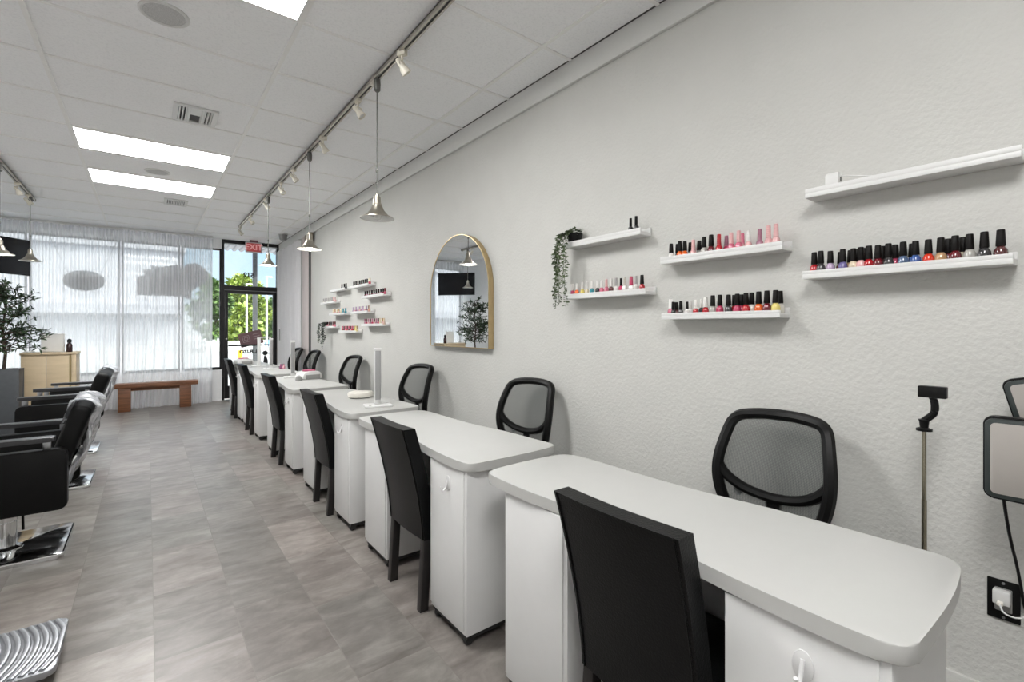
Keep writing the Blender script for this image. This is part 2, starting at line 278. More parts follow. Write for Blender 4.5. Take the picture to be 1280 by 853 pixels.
# ------------------------------------------------------------------ mesh helpers
class MB:
    def __init__(s): s.bm = bmesh.new()
    def box(s, x0, x1, y0, y1, z0, z1, bev=0.0, seg=2, mtx=None):
        b = s.bm
        vs = [b.verts.new((x, y, z)) for x in (x0, x1) for y in (y0, y1) for z in (z0, z1)]
        fs = [b.faces.new([vs[i] for i in q]) for q in ((0, 1, 3, 2), (4, 6, 7, 5), (0, 4, 5, 1), (2, 3, 7, 6), (0, 2, 6, 4), (1, 5, 7, 3))]
        geo = vs
        if bev:
            es = list({e for f in fs for e in f.edges})
            r = bmesh.ops.bevel(b, geom=es, offset=bev, segments=seg, profile=0.5, affect='EDGES')
            geo = list({v for v in r['verts']} | {v for v in vs if v.is_valid})
        if mtx is not None: bmesh.ops.transform(b, matrix=mtx, verts=[v for v in geo if v.is_valid])
        return s
    def prism(s, pts, axis, a0, a1, bev=0.0):
        """closed outline pts (2-D) pushed along an axis: 'x' pts=(y,z), 'y' pts=(x,z), 'z' pts=(x,y)"""
        def P(p, a): return {'x': (a, p[0], p[1]), 'y': (p[0], a, p[1]), 'z': (p[0], p[1], a)}[axis]
        b = s.bm; lo = [b.verts.new(P(p, a0)) for p in pts]; hi = [b.verts.new(P(p, a1)) for p in pts]
        n = len(pts); f1 = b.faces.new(lo); f2 = b.faces.new(hi)
        for i in range(n): b.faces.new((lo[i], lo[(i + 1) % n], hi[(i + 1) % n], hi[i]))
        if bev:
            es = list(f1.edges) + list(f2.edges)
            bmesh.ops.bevel(b, geom=es, offset=bev, segments=2, profile=0.5, affect='EDGES')
        return s
    def lathe(s, prof, c=(0, 0, 0), n=20, axis=None, caps=True):
        """(r, h) profile spun round z at c, or round the given axis vector"""
        b = s.bm; q = Vector((0, 0, 1)).rotation_difference(Vector(axis).normalized()) if axis else None
        rings = []
        for r, h in prof:
            ring = []
            for i in range(n):
                a = 2 * PI * i / n; v = Vector((r * math.cos(a), r * math.sin(a), h))
                if q: v = q @ v
                ring.append(b.verts.new(v + Vector(c)))
            rings.append(ring)
        for A, B in zip(rings, rings[1:]):
            for i in range(n): b.faces.new((A[i], A[(i + 1) % n], B[(i + 1) % n], B[i]))
        if caps and prof[0][0] > 1e-6: b.faces.new(rings[0][::-1])
        if caps and prof[-1][0] > 1e-6: b.faces.new(rings[-1])
        return s
    def cyl(s, p0, p1, r0, r1=None, n=12):
        p0 = Vector(p0); p1 = Vector(p1); d = p1 - p0
        return s.lathe([(r0, 0), (r0 if r1 is None else r1, d.length)], p0, n, d)
    def tube(s, path, r, n=8, closed=False, flat=1.0, up=(0, 0, 1)):
        """round (or flattened) tube swept along a path"""
        P = [Vector(p) for p in path]; m = len(P); b = s.bm; rings = []
        for i in range(m):
            if closed: t = P[(i + 1) % m] - P[i - 1]
            else: t = P[min(i + 1, m - 1)] - P[max(i - 1, 0)]
            t.normalize(); u = Vector(up)
            if abs(u.dot(t)) > 0.97: u = Vector((1, 0, 0)) if abs(t.x) < 0.9 else Vector((0, 1, 0))
            sx = t.cross(u).normalized(); sy = sx.cross(t).normalized()
            rr = r[i] if isinstance(r, (list, tuple)) else r
            rings.append([b.verts.new(P[i] + sx * rr * math.cos(2 * PI * k / n) + sy * rr * flat * math.sin(2 * PI * k / n)) for k in range(n)])
        for i in range(m if closed else m - 1):
            A, B = rings[i], rings[(i + 1) % m]
            for k in range(n): b.faces.new((A[k], A[(k + 1) % n], B[(k + 1) % n], B[k]))
        if not closed: b.faces.new(rings[0][::-1]); b.faces.new(rings[-1])
        return s
    def sheet(s, fn, nu, nv):
        b = s.bm; g = [[b.verts.new(fn(i / nu, j / nv)) for j in range(nv + 1)] for i in range(nu + 1)]
        for i in range(nu):
            for j in range(nv): b.faces.new((g[i][j], g[i + 1][j], g[i + 1][j + 1], g[i][j + 1]))
        return s
    def leaf(s, p, d, up, L, w):
        p = Vector(p); d = Vector(d).normalized(); sd = d.cross(Vector(up))
        if sd.length < 1e-3: sd = Vector((1, 0, 0))
        sd.normalize(); nn = sd.cross(d) * L * 0.12
        b = s.bm
        v = [b.verts.new(p), b.verts.new(p + d * L * .5 + sd * w * .5 + nn), b.verts.new(p + d * L), b.verts.new(p + d * L * .5 - sd * w * .5 + nn)]
        b.faces.new(v); return s

def obj(name, mb, mat, parent=None, ang=35, fix=True):
    if fix: bmesh.ops.recalc_face_normals(mb.bm, faces=mb.bm.faces)
    me = bpy.data.meshes.new(name); mb.bm.to_mesh(me); mb.bm.free()
    for p in me.polygons: p.use_smooth = True
    try: me.set_sharp_from_angle(angle=math.radians(ang))
    except Exception: pass
    me.materials.append(M[mat] if isinstance(mat, str) else mat)
    o = bpy.data.objects.new(name, me); COL.objects.link(o)
    if parent: o.parent = parent
    return o

def struct(name, mb, mat, parent=None, **k):
    o = obj(name, mb, mat, parent, **k)
    if not parent: o['kind'] = 'structure'
    return o

def tag(o, label, cat, group=None):
    o['label'] = label; o['category'] = cat
    if group: o['group'] = group
    return o

def thing(name, label, cat, loc=(0, 0, 0), rz=0.0, group=None):
    o = bpy.data.objects.new(name, None); COL.objects.link(o); o.empty_display_size = 0.05
    o.location = loc; o.rotation_euler = (0, 0, rz)
    return tag(o, label, cat, group)

def copy_tree(o, loc, rz=None, label=None):
    kids = [(c, list(c.children)) for c in o.children]
    r = o.copy(); COL.objects.link(r); r.location = loc
    if rz is not None: r.rotation_euler = (0, 0, rz)
    if label: r['label'] = label
    for c, gs in kids:
        d = c.copy(); COL.objects.link(d); d.parent = r
        for g in gs:
            e = g.copy(); COL.objects.link(e); e.parent = d
    return r

def smooth_loop(pts, it=3):
    for _ in range(it):
        q = []
        for i in range(len(pts)):
            a, b = pts[i], pts[(i + 1) % len(pts)]
            q += [tuple(.75 * x + .25 * y for x, y in zip(a, b)), tuple(.25 * x + .75 * y for x, y in zip(a, b))]
        pts = q
    return pts

def smooth_path(pts, it=3):
    for _ in range(it):
        q = [pts[0]]
        for a, b in zip(pts, pts[1:]):
            q += [tuple(.75 * x + .25 * y for x, y in zip(a, b)), tuple(.25 * x + .75 * y for x, y in zip(a, b))]
        q.append(pts[-1]); pts = q
    return pts

def rrect(x0, x1, y0, y1, r, n=5):
    out = []
    for cx, cy, a0 in ((x1 - r, y0 + r, -PI / 2), (x1 - r, y1 - r, 0), (x0 + r, y1 - r, PI / 2), (x0 + r, y0 + r, PI)):
        for k in range(n + 1):
            a = a0 + PI / 2 * k / n; out.append((cx + r * math.cos(a), cy + r * math.sin(a)))
    return out

def text_mesh(name, body, size, mat, parent, loc, rot, depth=0.002, mirror=False, bold=0.0):
    cu = bpy.data.curves.new('lettering', 'FONT'); cu.body = body; cu.size = size; cu.offset = bold; cu.extrude = depth; cu.align_x = 'CENTER'; cu.align_y = 'CENTER'
    t = bpy.data.objects.new('lettering', cu); COL.objects.link(t)
    dg = bpy.context.evaluated_depsgraph_get(); me = bpy.data.meshes.new_from_object(t.evaluated_get(dg))
    bpy.data.objects.remove(t)
    if mirror:
        for v in me.vertices: v.co.x = -v.co.x
        me.flip_normals()
    me.materials.clear(); me.materials.append(M[mat])
    o = bpy.data.objects.new(name, me); COL.objects.link(o); o.location = loc; o.rotation_euler = rot
    if parent: o.parent = parent
    return o

def wy(u, x):
    """distance down the room, at depth x, of something measured in the photograph's pixel column u"""
    a = (u - U0) / F; s, c = math.sin(YAW), math.cos(YAW)
    return x * (c - s * a) / (s + c * a)

# ------------------------------------------------------------------ room shell
XL, XR, YB, YF, CZ = -2.35, 2.20, -2.6, 10.85, 3.16
struct('floor', MB().box(XL - .1, XR + .1, YB - .1, YF + .1, -.12, 0), 'floor')
struct('ceiling', MB().box(XL - .1, XR + .1, YB - .1, YF + .1, CZ, CZ + .12), 'ceiling')
struct('wall_right', MB().box(XR, XR + .14, YB, YF + .1, 0, CZ), 'wall')
struct('wall_left', MB().box(XL - .14, XL, YB, YF + .1, 0, CZ), 'wall_plain')
struct('wall_back', MB().box(XL, XR, YB - .14, YB, 0, CZ), 'wall_plain')
# front wall: knee wall, header and the dark metal frame of windows and door
struct('wall_front', MB().box(XL, 1.155, YF - .06, YF + .1, 0, .60).box(XL, 1.155, YF - .06, YF + .1, 2.97, CZ), 'wall_plain')
struct('trim_1', MB().box(XR - .025, XR, YB, YF - .07, CZ - .15, CZ, .006), 'trim')
struct('baseboard_right', MB().box(XR - .014, XR, YB, 8.42, 0, .24, .004), 'wall')
struct('trim_2', MB().box(XR - .022, XR, 8.46, 8.95, 0, CZ - .151, .002), 'pinkwall')
struct('trim_3', MB().box(XR - .03, XR, 8.425, 8.459, 0, CZ - .151), 'dark_gap')
# ceiling grid
MAINS = (-1.75, -.53, .69, 1.93); PITCH = .663; Y0 = 2.852
g = MB()
for x in MAINS: g.box(x - .013, x + .013, YB, YF - .07, CZ - .008, CZ + .002)
k = -8; CROSS = []
while Y0 + k * PITCH < YF - .1:
    y = Y0 + k * PITCH; CROSS.append(y)
    if y > YB: g.box(XL, XR - .026, y - .011, y + .011, CZ - .007, CZ + .002)
    k += 1
struct('ceiling_grid', g, 'grid')
g = MB(); g.box(XR - .034, XR - .026, YB, YF - .08, CZ - .004, CZ); struct('trim_4', g, 'dark_gap')

# windows: mullions and glass
wins = [(-2.35, -1.54), (-1.52, -.38), (-.36, .49), (.51, 1.155)]
for i, (a, b) in enumerate(wins):
    g = MB().box(a, b, YF - .01, YF + .05, .60, .65).box(a, b, YF - .01, YF + .05, 2.94, 2.97)
    g.box(a, a + .03, YF - .01, YF + .05, .65, 2.94).box(b - .03, b, YF - .01, YF + .05, .65, 2.94)
    w = struct('window_%d' % (i + 1), g, 'bronze'); obj('pane', MB().box(a + .03, b - .03, YF + .015, YF + .023, .65, 2.94), 'glass', w)
# glazed entrance: fixed frame with transom, then the door leaf
g = MB().box(1.155, 1.20, YF - .05, YF + .08, 0, CZ).box(2.145, 2.20, YF - .05, YF + .08, 0, CZ)
g.box(1.20, 2.145, YF - .05, YF + .08, 3.09, CZ).box(1.20, 2.145, YF - .05, YF + .08, 2.17, 2.26)
w = struct('window_5', g, 'bronze'); obj('transom_pane', MB().box(1.20, 2.145, YF + .01, YF + .018, 2.26, 3.09), 'glass', w)
text_mesh('street_number', '512', .13, 'black_vinyl', w, (1.63, YF + .006, 2.485), (PI / 2, 0, 0), .001, True, .006)
g = MB().box(1.205, 1.265, YF - .03, YF + .02, .02, 2.165, .003).box(2.07, 2.14, YF - .03, YF + .02, .02, 2.165, .003)
g.box(1.265, 2.07, YF - .03, YF + .02, 2.10, 2.165).box(1.265, 2.07, YF - .03, YF + .02, .02, .27)
d = struct('door_1', g, 'bronze')
obj('pane', MB().box(1.265, 2.07, YF - .008, YF, .27, 2.10), 'glass', d)
obj('push_bar', MB().box(1.265, 2.07, YF - .075, YF - .045, 1.05, 1.085, .004).box(1.27, 1.30, YF - .05, YF - .03, 1.05, 1.085).box(2.03, 2.06, YF - .05, YF - .03, 1.05, 1.085), 'bronze', d)
obj('lock', MB().cyl((1.235, YF - .03, 1.20), (1.235, YF - .042, 1.20), .018, n=16), 'chrome', d)
text_mesh('glass_lettering', 'OL.FUZO', .092, 'black_vinyl', d, (1.66, YF - .0105, .935), (PI / 2, 0, 0), .001, True, .006)
g = MB()   # the dark figure decal low on the glass
g.lathe([(.0, 0), (.05, 0), (.05, .002), (0, .002)], (1.93, YF - .009, .90), 16, (0, -1, 0))
g.prism(smooth_loop([(1.91, .86), (1.90, .76), (1.89, .62), (1.94, .64), (1.965, .60), (1.985, .74), (1.95, .83)], 2), 'y', YF - .011, YF - .009)
obj('decal', g, 'black_vinyl', d)

# ------------------------------------------------------------------ outside
struct('ground', MB().box(-60, 70, 13.4, 130, -.32, -.2), 'asphalt')
struct('sidewalk', MB().box(-30, 30, YF + .1, 13.4, -.3, -.04), 'concrete')
g = MB().box(1.0, 2.8, YF + .12, 13.2, 3.32, 3.5)
for i in range(12): g.cyl((1.07 + i * .15, 13.2, 3.325), (1.07 + i * .15, 12.2, 3.325), .05, n=10)
struct('roof_canopy', g, 'canopy')
tag(struct('canopy_post', MB().box(1.93, 2.02, 12.25, 12.34, -.04, 3.24, .008), 'column'), 'dark grey square post outside the glass door', 'post')
bpy.data.objects['canopy_post']['kind'] = 'structure'
t = thing('bollard', 'yellow bollard on the pavement beyond the glass door', 'bollard', (1.80, 13.2, -.04))
obj('post', MB().lathe([(.05, 0), (.05, .86), (.04, .91), (0, .93)], n=16), 'yellow', t); obj('foot_plate', MB().lathe([(.09, 0), (.09, .015), (0, .015)], n=16), 'yellow', t)
def light_pole(x, y, h, label):
    t = thing('light_pole', label, 'pole', (x, y, -.2), 0, 'light poles over the car park')
    obj('mast', MB().cyl((0, 0, 0), (0, 0, h), .06, .045), 'pole', t); obj('lamp_head', MB().box(-.06, .3, -.06, .06, h, h + .07, .02), 'pole', t)
light_pole(4.7, 32, 4.2, 'short pale light pole standing in front of the bright green trees')
light_pole(5.6, 31, 4.6, 'pale light pole beside the blue car')
def tree(x, y, h, r, mat, seed, label, n=2600, trunk=.12, low=.25):
    rnd = random.Random(seed)
    t = thing('tree', label, 'tree', (x, y, -.2), 0, 'trees across the car park')
    g = MB().tube([(0, 0, 0), (.1, 0, h * .3), (-.05, .05, h * .7)], [trunk, trunk * .8, trunk * .4], 8)
    for a in range(5):
        g.tube([(.05, 0, h * (.3 + .06 * a)), (math.cos(a * 1.3) * r * .6, math.sin(a * 1.3) * r * .6, h * (.5 + .07 * a))], [trunk * .5, trunk * .15], 6)
    obj('trunk', g, 'bark', t)
    g = MB(); cl = []
    for c in range(26):
        a = rnd.uniform(0, 2 * PI); zz = rnd.uniform(low, .95); rr = r * math.sin(PI * min(1, max(.12, (zz - low + .12) / (1.1 - low)))) * rnd.uniform(.3, .85)
        cl.append((math.cos(a) * rr, math.sin(a) * rr, zz * h, rnd.uniform(.22, .42) * r))
    for i in range(n):
        c = rnd.choice(cl); v = Vector((rnd.gauss(0, 1), rnd.gauss(0, 1), rnd.gauss(0, 1))).normalized()
        p = Vector(c[:3]) + v * c[3] * rnd.uniform(.6, 1)
        d = (v + Vector((rnd.gauss(0, .6), rnd.gauss(0, .6), rnd.gauss(0, .6) - .3)))
        L = rnd.uniform(.30, .58); g.leaf(p, d, (rnd.gauss(0, 1), rnd.gauss(0, 1), 1), L, L * .55)
    obj('foliage', g, mat, t, fix=False)
    return t
tree(3.7, 41.5, 5.4, 1.3, 'leafB', 1, 'dark leafy tree seen beside the curtain edge')
tree(6.3, 44.5, 5.8, 1.9, 'leafA', 2, 'bright green tree seen through the middle of the glass door')
tree(5.3, 37.8, 3.0, 1.0, 'leafA', 4, 'low yellow-green shrubby tree above the white wall', 1600, .08, .1)
tree(11.0, 58, 4.4, 2.0, 'leafB', 3, 'distant dark tree behind the blue car')
tag(obj('garden_wall', MB().box(3.0, 6.4, 35.9, 36.1, -.2, .55, .01), 'stucco'), 'low white wall below the trees outside', 'wall')
t = thing('car', 'blue car parked outside seen in the edge of the door', 'car', (8.1, 33, -.2), .15)
obj('body', MB().prism(smooth_loop([(-2.1, .3), (-2.1, .8), (-1.3, .95), (-.7, 1.4), (.8, 1.4), (1.4, .95), (2.1, .85), (2.1, .3)], 2), 'y', -.85, .85, .05), 'blue', t)
for x in (-1.3, 1.3):
    for y in (-.88, .70): obj('wheel', MB().lathe([(.0, 0), (.32, 0), (.32, .18), (0, .18)], (x, y, .32), 18, (0, 1, 0)), 'rubber', t)
obj('window_band', MB().box(-.75, .85, -.862, .862, .98, 1.30, .02), 'tv', t)
t = thing('shop_building', 'long pale grey building heightened as a neutral backdrop behind the sheer curtain', 'building', (-20, 60, -.2))  # made tall and grey to control the curtain's tint and brightness
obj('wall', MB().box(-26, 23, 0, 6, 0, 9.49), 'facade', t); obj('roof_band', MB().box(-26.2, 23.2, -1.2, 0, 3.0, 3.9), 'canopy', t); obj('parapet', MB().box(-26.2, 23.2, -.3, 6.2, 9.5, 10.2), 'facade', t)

# window signs hanging between curtain and glass
t = thing('hanging_sign', 'dark grey oval sign hung on two wires behind the curtain', 'sign', (-.845, YF - .07, 2.22))
obj('board', MB().prism([(.27 * math.cos(a * PI / 20), .172 * math.sin(a * PI / 20)) for a in range(40)], 'y', -.006, .006), 'sign_grey', t)
for s_ in (-1, 1): obj('wire', MB().cyl((s_ * .2, 0, .115), (s_ * .42, 0, .70), .004, n=6), 'sign_grey', t)
cl = [(-0.151, 2.005), (-0.151, 2.319), (-0.113, 2.343), (-0.105, 2.36), (-0.046, 2.364), (-0.054, 2.482), (0.062, 2.485), (0.058, 2.559), (0.171, 2.532), (0.304, 2.565), (0.44, 2.604), (0.497, 2.566), (0.508, 2.519), (0.601, 2.631), (0.743, 2.657), (0.862, 2.581), (0.935, 2.485), (0.94, 2.384), (0.887, 2.294), (0.672, 2.126), (0.66, 1.955), (0.601, 1.961), (0.532, 2.006), (0.127, 2.009)]
tag(obj('window_sign', MB().prism(cl, 'y', YF - .022, YF - .0105), 'sign_pale'), 'pale grey cloud-shaped sign stuck behind the curtain', 'sign')
t = thing('door_sign', 'tilted maroon sign hanging inside the glass door', 'sign', (1.665, YF - .03, 1.20))
t.rotation_euler = (0, -math.radians(14), 0)
obj('board', MB().box(-.21, .21, -.004, .004, -.14, .14), 'maroon', t)
g = MB()
for x0, x1, z0, z1 in ((-.15, -.02, .07, .08), (-.15, -.02, -.05, -.04), (-.15, -.14, -.04, .07), (-.03, -.02, -.04, .07)): g.box(x0, x1, -.006, -.0035, z0, z1)
g.tube([(-.085 + .035 * math.cos(a * PI / 8), -.005, .015 + .035 * math.sin(a * PI / 8)) for a in range(16)], .007, 6, True)
for z in (-.03, .02, .07): g.box(.05, .17, -.006, -.0035, z, z + .012)
obj('print', g, 'maroon_pale', t)

# ------------------------------------------------------------------ curtains
def curtain(name, x0, x1, y, label, mat='sheer', per=.085, amp=.028, ph=0.0, pull=0.0, group=None, z1=3.11, z0=.015):
    t = thing(name, label, 'curtain', ((x0 + x1) / 2, y, 0), 0, group)
    wdt = x1 - x0; n = int(wdt / per * 10); rnd = random.Random(int(x0 * 100) + 500)
    jit = [rnd.uniform(-.5, .5) for _ in range(40)]
    def fn(u, v):
        x = -wdt / 2 + wdt * u
        k = 1 - v
        lo = math.sin(x / per * 2 * PI + ph) * amp
        lo2 = math.sin(x / per * 2 * PI * .37 + ph + jit[3] * 3) * amp * 1.3 * v
        dx = pull * v * v * (1 - u) + .03 * math.sin(x * 9 + jit[1] * 6) * v
        return (x + dx, lo * (1 - .35 * v) + lo2, z1 + (z0 - z1) * v)
    obj('cloth', MB().sheet(fn, n, 14), mat, t, ang=80, fix=False)
    g = MB()
    def hd(u, v):
        x = -wdt / 2 + wdt * u
        return (x, math.sin(x / per * 2 * PI + ph) * amp - .004, z1 - .0 - .09 * v)
    obj('heading_tape', MB().sheet(hd, n, 1), mat, t, ang=80, fix=False)
    obj('rail', MB().box(-wdt / 2, wdt / 2, -.012, .012, z1 + .005, CZ - .009, .002), 'plastic_white', t)
    return t
CY = 10.60
curtain('sheer_curtain', -2.30, -1.495, CY, 'sheer white curtain panel hanging beside the olive tree and TV', ph=.3, group='sheer curtains across the shop window')
curtain('sheer_curtain', -1.495, -.365, CY, 'sheer white curtain panel in front of the dark oval sign', ph=1.2, group='sheer curtains across the shop window')
curtain('sheer_curtain', -.375, .985, CY - .075, 'sheer white curtain panel in front of the cloud-shaped sign', ph=2.0, pull=-.10, group='sheer curtains across the shop window')
t = thing('side_curtain', 'white curtain gathered flat along the wall beside the glass door', 'curtain', (XR - .050, 9.87, 0))
def sc(u, v):
    y = -.87 + 1.72 * u
    return (.022 * math.sin(y * 34) + .012 * math.sin(y * 13 + 1) , y + .01 * math.sin(v * 5), 2.99 + (.02 - 2.99) * v)
obj('cloth', MB().sheet(sc, 150, 10), 'side_curtain', t, ang=80, fix=False)
obj('rail', MB().box(-.01, .01, -.87, .85, 2.99, 3.005), 'plastic_white', t)
tag(obj('wall_switch', MB().box(2.092, 2.104, 10.30, 10.36, 1.17, 1.40, .004), 'grey_plastic'), 'small grey latch plate against the white side curtain', 'switch')
tag(obj('wall_box', MB().box(XR - .07, XR - .031, 8.18, 8.56, 2.83, 3.0, .004), 'brown'), 'brown box fixed high on the wall below the ceiling trim', 'box')  # plain brown block under the ceiling trim

# ------------------------------------------------------------------ ceiling fittings
def troffer(y0, y1, label):
    x0, x1 = -.517, .677
    t = thing('ceiling_light', label, 'light', ((x0 + x1) / 2, (y0 + y1) / 2, CZ), 0, 'fluorescent ceiling panels')
    hx, hy = (x1 - x0) / 2, (y1 - y0) / 2
    obj('diffuser', MB().box(-hx + .012, hx - .012, -hy + .012, hy - .012, -.010, -.003), 'panel', t)
    g = MB().box(-hx, hx, -hy, -hy + .012, -.012, 0).box(-hx, hx, hy - .012, hy, -.012, 0).box(-hx, -hx + .012, -hy + .012, hy - .012, -.012, 0).box(hx - .012, hx, -hy + .012, hy - .012, -.012, 0)
    obj('frame', g, 'grid', t)
troffer(2.20, 2.845, 'lit ceiling panel nearly overhead beside the big round speaker')
troffer(5.515, 6.10, 'lit ceiling panel of the pair on the air vent side')
troffer(6.842, 7.44, 'lit ceiling panel of the pair closer to the shop window')
troffer(-.45, .19, 'unseen ceiling panel added behind the camera to light the room')  # extra fixture out of view, added to raise the room's light
def vent(x0, x1, y0, y1, label, full):
    t = thing('air_vent', label, 'vent', ((x0 + x1) / 2, (y0 + y1) / 2, CZ), 0, 'ceiling air vents')
    hx, hy = (x1 - x0) / 2, (y1 - y0) / 2
    g = MB().box(-hx, hx, -hy, -hy + .035, -.016, 0, .003).box(-hx, hx, hy - .035, hy, -.016, 0, .003).box(-hx, -hx + .035, -hy + .03, hy - .03, -.016, 0).box(hx - .035, hx, -hy + .03, hy - .03, -.016, 0)
    obj('frame', g, 'plastic_white', t); obj('duct', MB().box(-hx + .034, hx - .034, -hy + .034, hy - .034, -.003, -.001), 'dark_gap', t)
    n = 10 if full else 3; g = MB()
    xs = [-hx + .05 + i * (2 * hx - .1) / 9 for i in range(10)] if full else [-hx + .045 + i * .022 for i in range(4)] + [hx - .045 - i * .022 for i in range(4)]
    for x in xs: g.box(-.0045, .0045, -hy + .036, hy - .036, -.006, .006, mtx=Matrix.Translation((x, 0, -.010)) @ Matrix.Rotation(.45 if x < 0 else -.45, 4, 'Y'))
    obj('louvre', g, 'plastic_white', t)
    if not full: obj('damper', MB().box(-.045, .045, -hy + .036, -.01, -.013, -.004), 'plastic_white', t); obj('divider', MB().box(-.056, -.046, -hy + .03, hy - .03, -.015, -.002).box(.046, .056, -hy + .03, hy - .03, -.015, -.002), 'plastic_white', t)
vent(.16, .46, 4.44, 4.80, 'white air vent with three sections beside the round speaker', False)
vent(.18, .445, 7.83, 8.18, 'white louvred air vent beyond the pair of lit panels', True)
def cspk(x, y, label):
    t = thing('ceiling_speaker', label, 'speaker', (x, y, CZ), 0, 'round ceiling speakers')
    obj('rim', MB().lathe([(.098, 0), (.118, 0), (.118, -.006), (.108, -.010), (.098, -.006), (.098, 0)], n=36, caps=False), 'plastic_white', t)
    obj('grille', MB().lathe([(0, -.007), (.097, -.005), (.097, 0), (0, 0)], n=36), pbr('speaker_grille', (.52, .52, .52), .7, noise=.25, nscale=300), t)
cspk(.075, 3.245, 'round white ceiling speaker between the overhead panel and the vent')
cspk(.09, 6.57, 'round white ceiling speaker between the pair of lit panels')
t = thing('smoke_alarm', 'small grey cup-shaped alarm on the ceiling by the door', 'alarm', (1.99, 9.5, CZ))
obj('base', MB().lathe([(0, 0), (.085, 0), (.085, -.02), (0, -.02)], n=24), 'plastic_white', t); obj('body', MB().lathe([(.075, -.02), (.06, -.11), (.045, -.125), (0, -.125)], n=24), 'grey_plastic', t)
t = thing('exit_sign', 'red EXIT sign hanging from the ceiling above the door', 'sign', (1.68, 10.60, 2.915))
obj('housing', MB().box(-.145, .145, -.02, .02, 0, .205, .006), 'plastic_white', t); obj('face', MB().box(-.125, .125, -.0225, -.019, .02, .185), 'exit_red', t)
obj('canopy', MB().box(-.07, .07, -.03, .03, .205, CZ - 2.915, .004), 'maroon', t)
text_mesh('letters', 'EXIT', .15, 'exit_pale', t, (0, -.0235, .103), (PI / 2, 0, 0), .001, False, .004)

def track(x, y0, y1, label):
    t = thing('light_track', label, 'track', (x, (y0 + y1) / 2, CZ - .0085), 0, 'ceiling light tracks')
    L = (y1 - y0) / 2
    g = MB().box(-.019, -.007, -L, L, -.030, 0).box(.007, .019, -L, L, -.030, 0).box(-.019, .019, -L, L, -.008, 0)
    obj('channel', g, 'track', t); obj('slot', MB().box(-.007, .007, -L, L, -.024, -.009), 'dark_gap', t)
    obj('end_cap', MB().box(-.022, .022, L, L + .03, -.034, 0, .003), 'nickel_dark', t); obj('joiner', MB().box(-.022, .022, -.35, -.25, -.033, 0, .003), 'track', t)
    return t
track(1.245, -2.2, 9.15, 'long nickel light track above the manicure tables')
track(-1.205, -2.2, 8.92, 'long nickel light track above the styling chairs')
def spot_proto():
    t = thing('track_spot', 'x', 'spotlight', (0, 0, 0), 0, 'cream track spotlights')
    obj('adapter', MB().box(-.017, .017, -.03, .03, -.06, -.024, .004), 'spot', t)
    obj('yoke', MB().cyl((0, 0, -.06), (0, 0, -.09), .007).tube([(-.028, 0, -.125), (-.028, 0, -.10), (0, 0, -.088), (.028, 0, -.10), (.028, 0, -.125)], .004, 6), 'spot', t)
    ax = Vector((.55, -.35, -.75)).normalized()
    c = Vector((0, 0, -.125)) - ax * .04
    obj('lamp_holder', MB().lathe([(0, -.01), (.012, -.01), (.016, 0), (.018, .04), (.026, .055), (.032, .085), (.030, .088), (.024, .075), (0, .07)], c, 18, ax), 'spot', t)
    obj('bulb', MB().lathe([(0, .086), (.018, .083), (.024, .076), (.02, .072), (0, .072)], c, 16, ax), 'bulb_off', t)
    return t
ORD = ['first', 'second', 'third', 'fourth', 'fifth', 'sixth', 'seventh', 'eighth', 'ninth', 'tenth', 'eleventh', 'twelfth', 'thirteenth', 'fourteenth', 'fifteenth', 'sixteenth', 'seventeenth', 'eighteenth', 'nineteenth', 'twentieth', 'twenty-first', 'twenty-second', 'twenty-third', 'twenty-fourth', 'twenty-fifth', 'twenty-sixth']
sp = spot_proto(); first = True
ys = [9.12, 8.09, 6.93, 6.05, 5.45, 4.37, 3.49, 2.72]
for i, y in enumerate(ys):
    o = sp if first else copy_tree(sp, (1.245, y, CZ), (i * .5) % 1.3 - .4)
    first = False; o.location = (1.245, y, CZ)
    o['label'] = 'cream track spotlight above the tables, %s counting from the door end' % ORD[i]
for i, y in enumerate((8.55, 7.95)):
    copy_tree(sp, (-1.205, y, CZ), .6 + i, 'cream spotlight on the styling-side track, %s counting from the window' % ORD[i])

def pendant(x, y, z, lit, label):
    t = thing('pendant_lamp', label, 'pendant lamp', (x, y, z), 0, 'cone pendant lamps hanging from the tracks')
    top = CZ - z - .0392
    obj('adapter', MB().lathe([(0, top), (.021, top), (.023, top - .03), (.021, top - .075), (.012, top - .085), (0, top - .085)], n=18), 'nickel_dark', t)
    obj('cord', MB().cyl((0, 0, .155), (0, 0, top - .08), .0045, n=8), 'nickel_dark', t)
    obj('cord_grip', MB().lathe([(0, .34), (.008, .338), (.009, .325), (.008, .312), (0, .31)], n=12), 'nickel_dark', t)
    obj('socket', MB().lathe([(0, .165), (.012, .163), (.015, .15), (.024, .145), (.026, .10), (.030, .098), (.030, .088), (.026, .085), (0, .085)], n=22), 'nickel', t)
    obj('shade', MB().lathe([(.026, .09), (.034, .085), (.046, .055), (.075, .022), (.112, .002), (.113, -.002), (.110, -.002)], n=40, caps=False), 'nickel', t)
    obj('shade_lining', MB().lathe([(.024, .086), (.044, .05), (.074, .018), (.109, -.0015)], n=40, caps=False), 'shade_in', t)
    obj('bulb', MB().lathe([(0, .075), (.014, .07), (.016, .05), (.028, .025), (.030, .012), (.024, -.004), (.010, -.011), (0, -.012)], n=20), 'bulb' if lit else 'bulb_off', t)
pendant(1.245, 3.12, 2.17, False, 'unlit nickel cone pendant above the second manicure table')
pendant(1.245, 4.82, 2.18, True, 'lit nickel cone pendant above the third manicure table')
pendant(1.245, 6.80, 2.23, True, 'lit nickel cone pendant hanging before the glass door')
pendant(-1.205, 8.70, 2.29, False, 'nickel cone pendant on the styling side hanging before the TV')
pendant(-1.205, 7.09, 2.18, True, 'lit nickel cone pendant on the styling side in front of the olive tree')

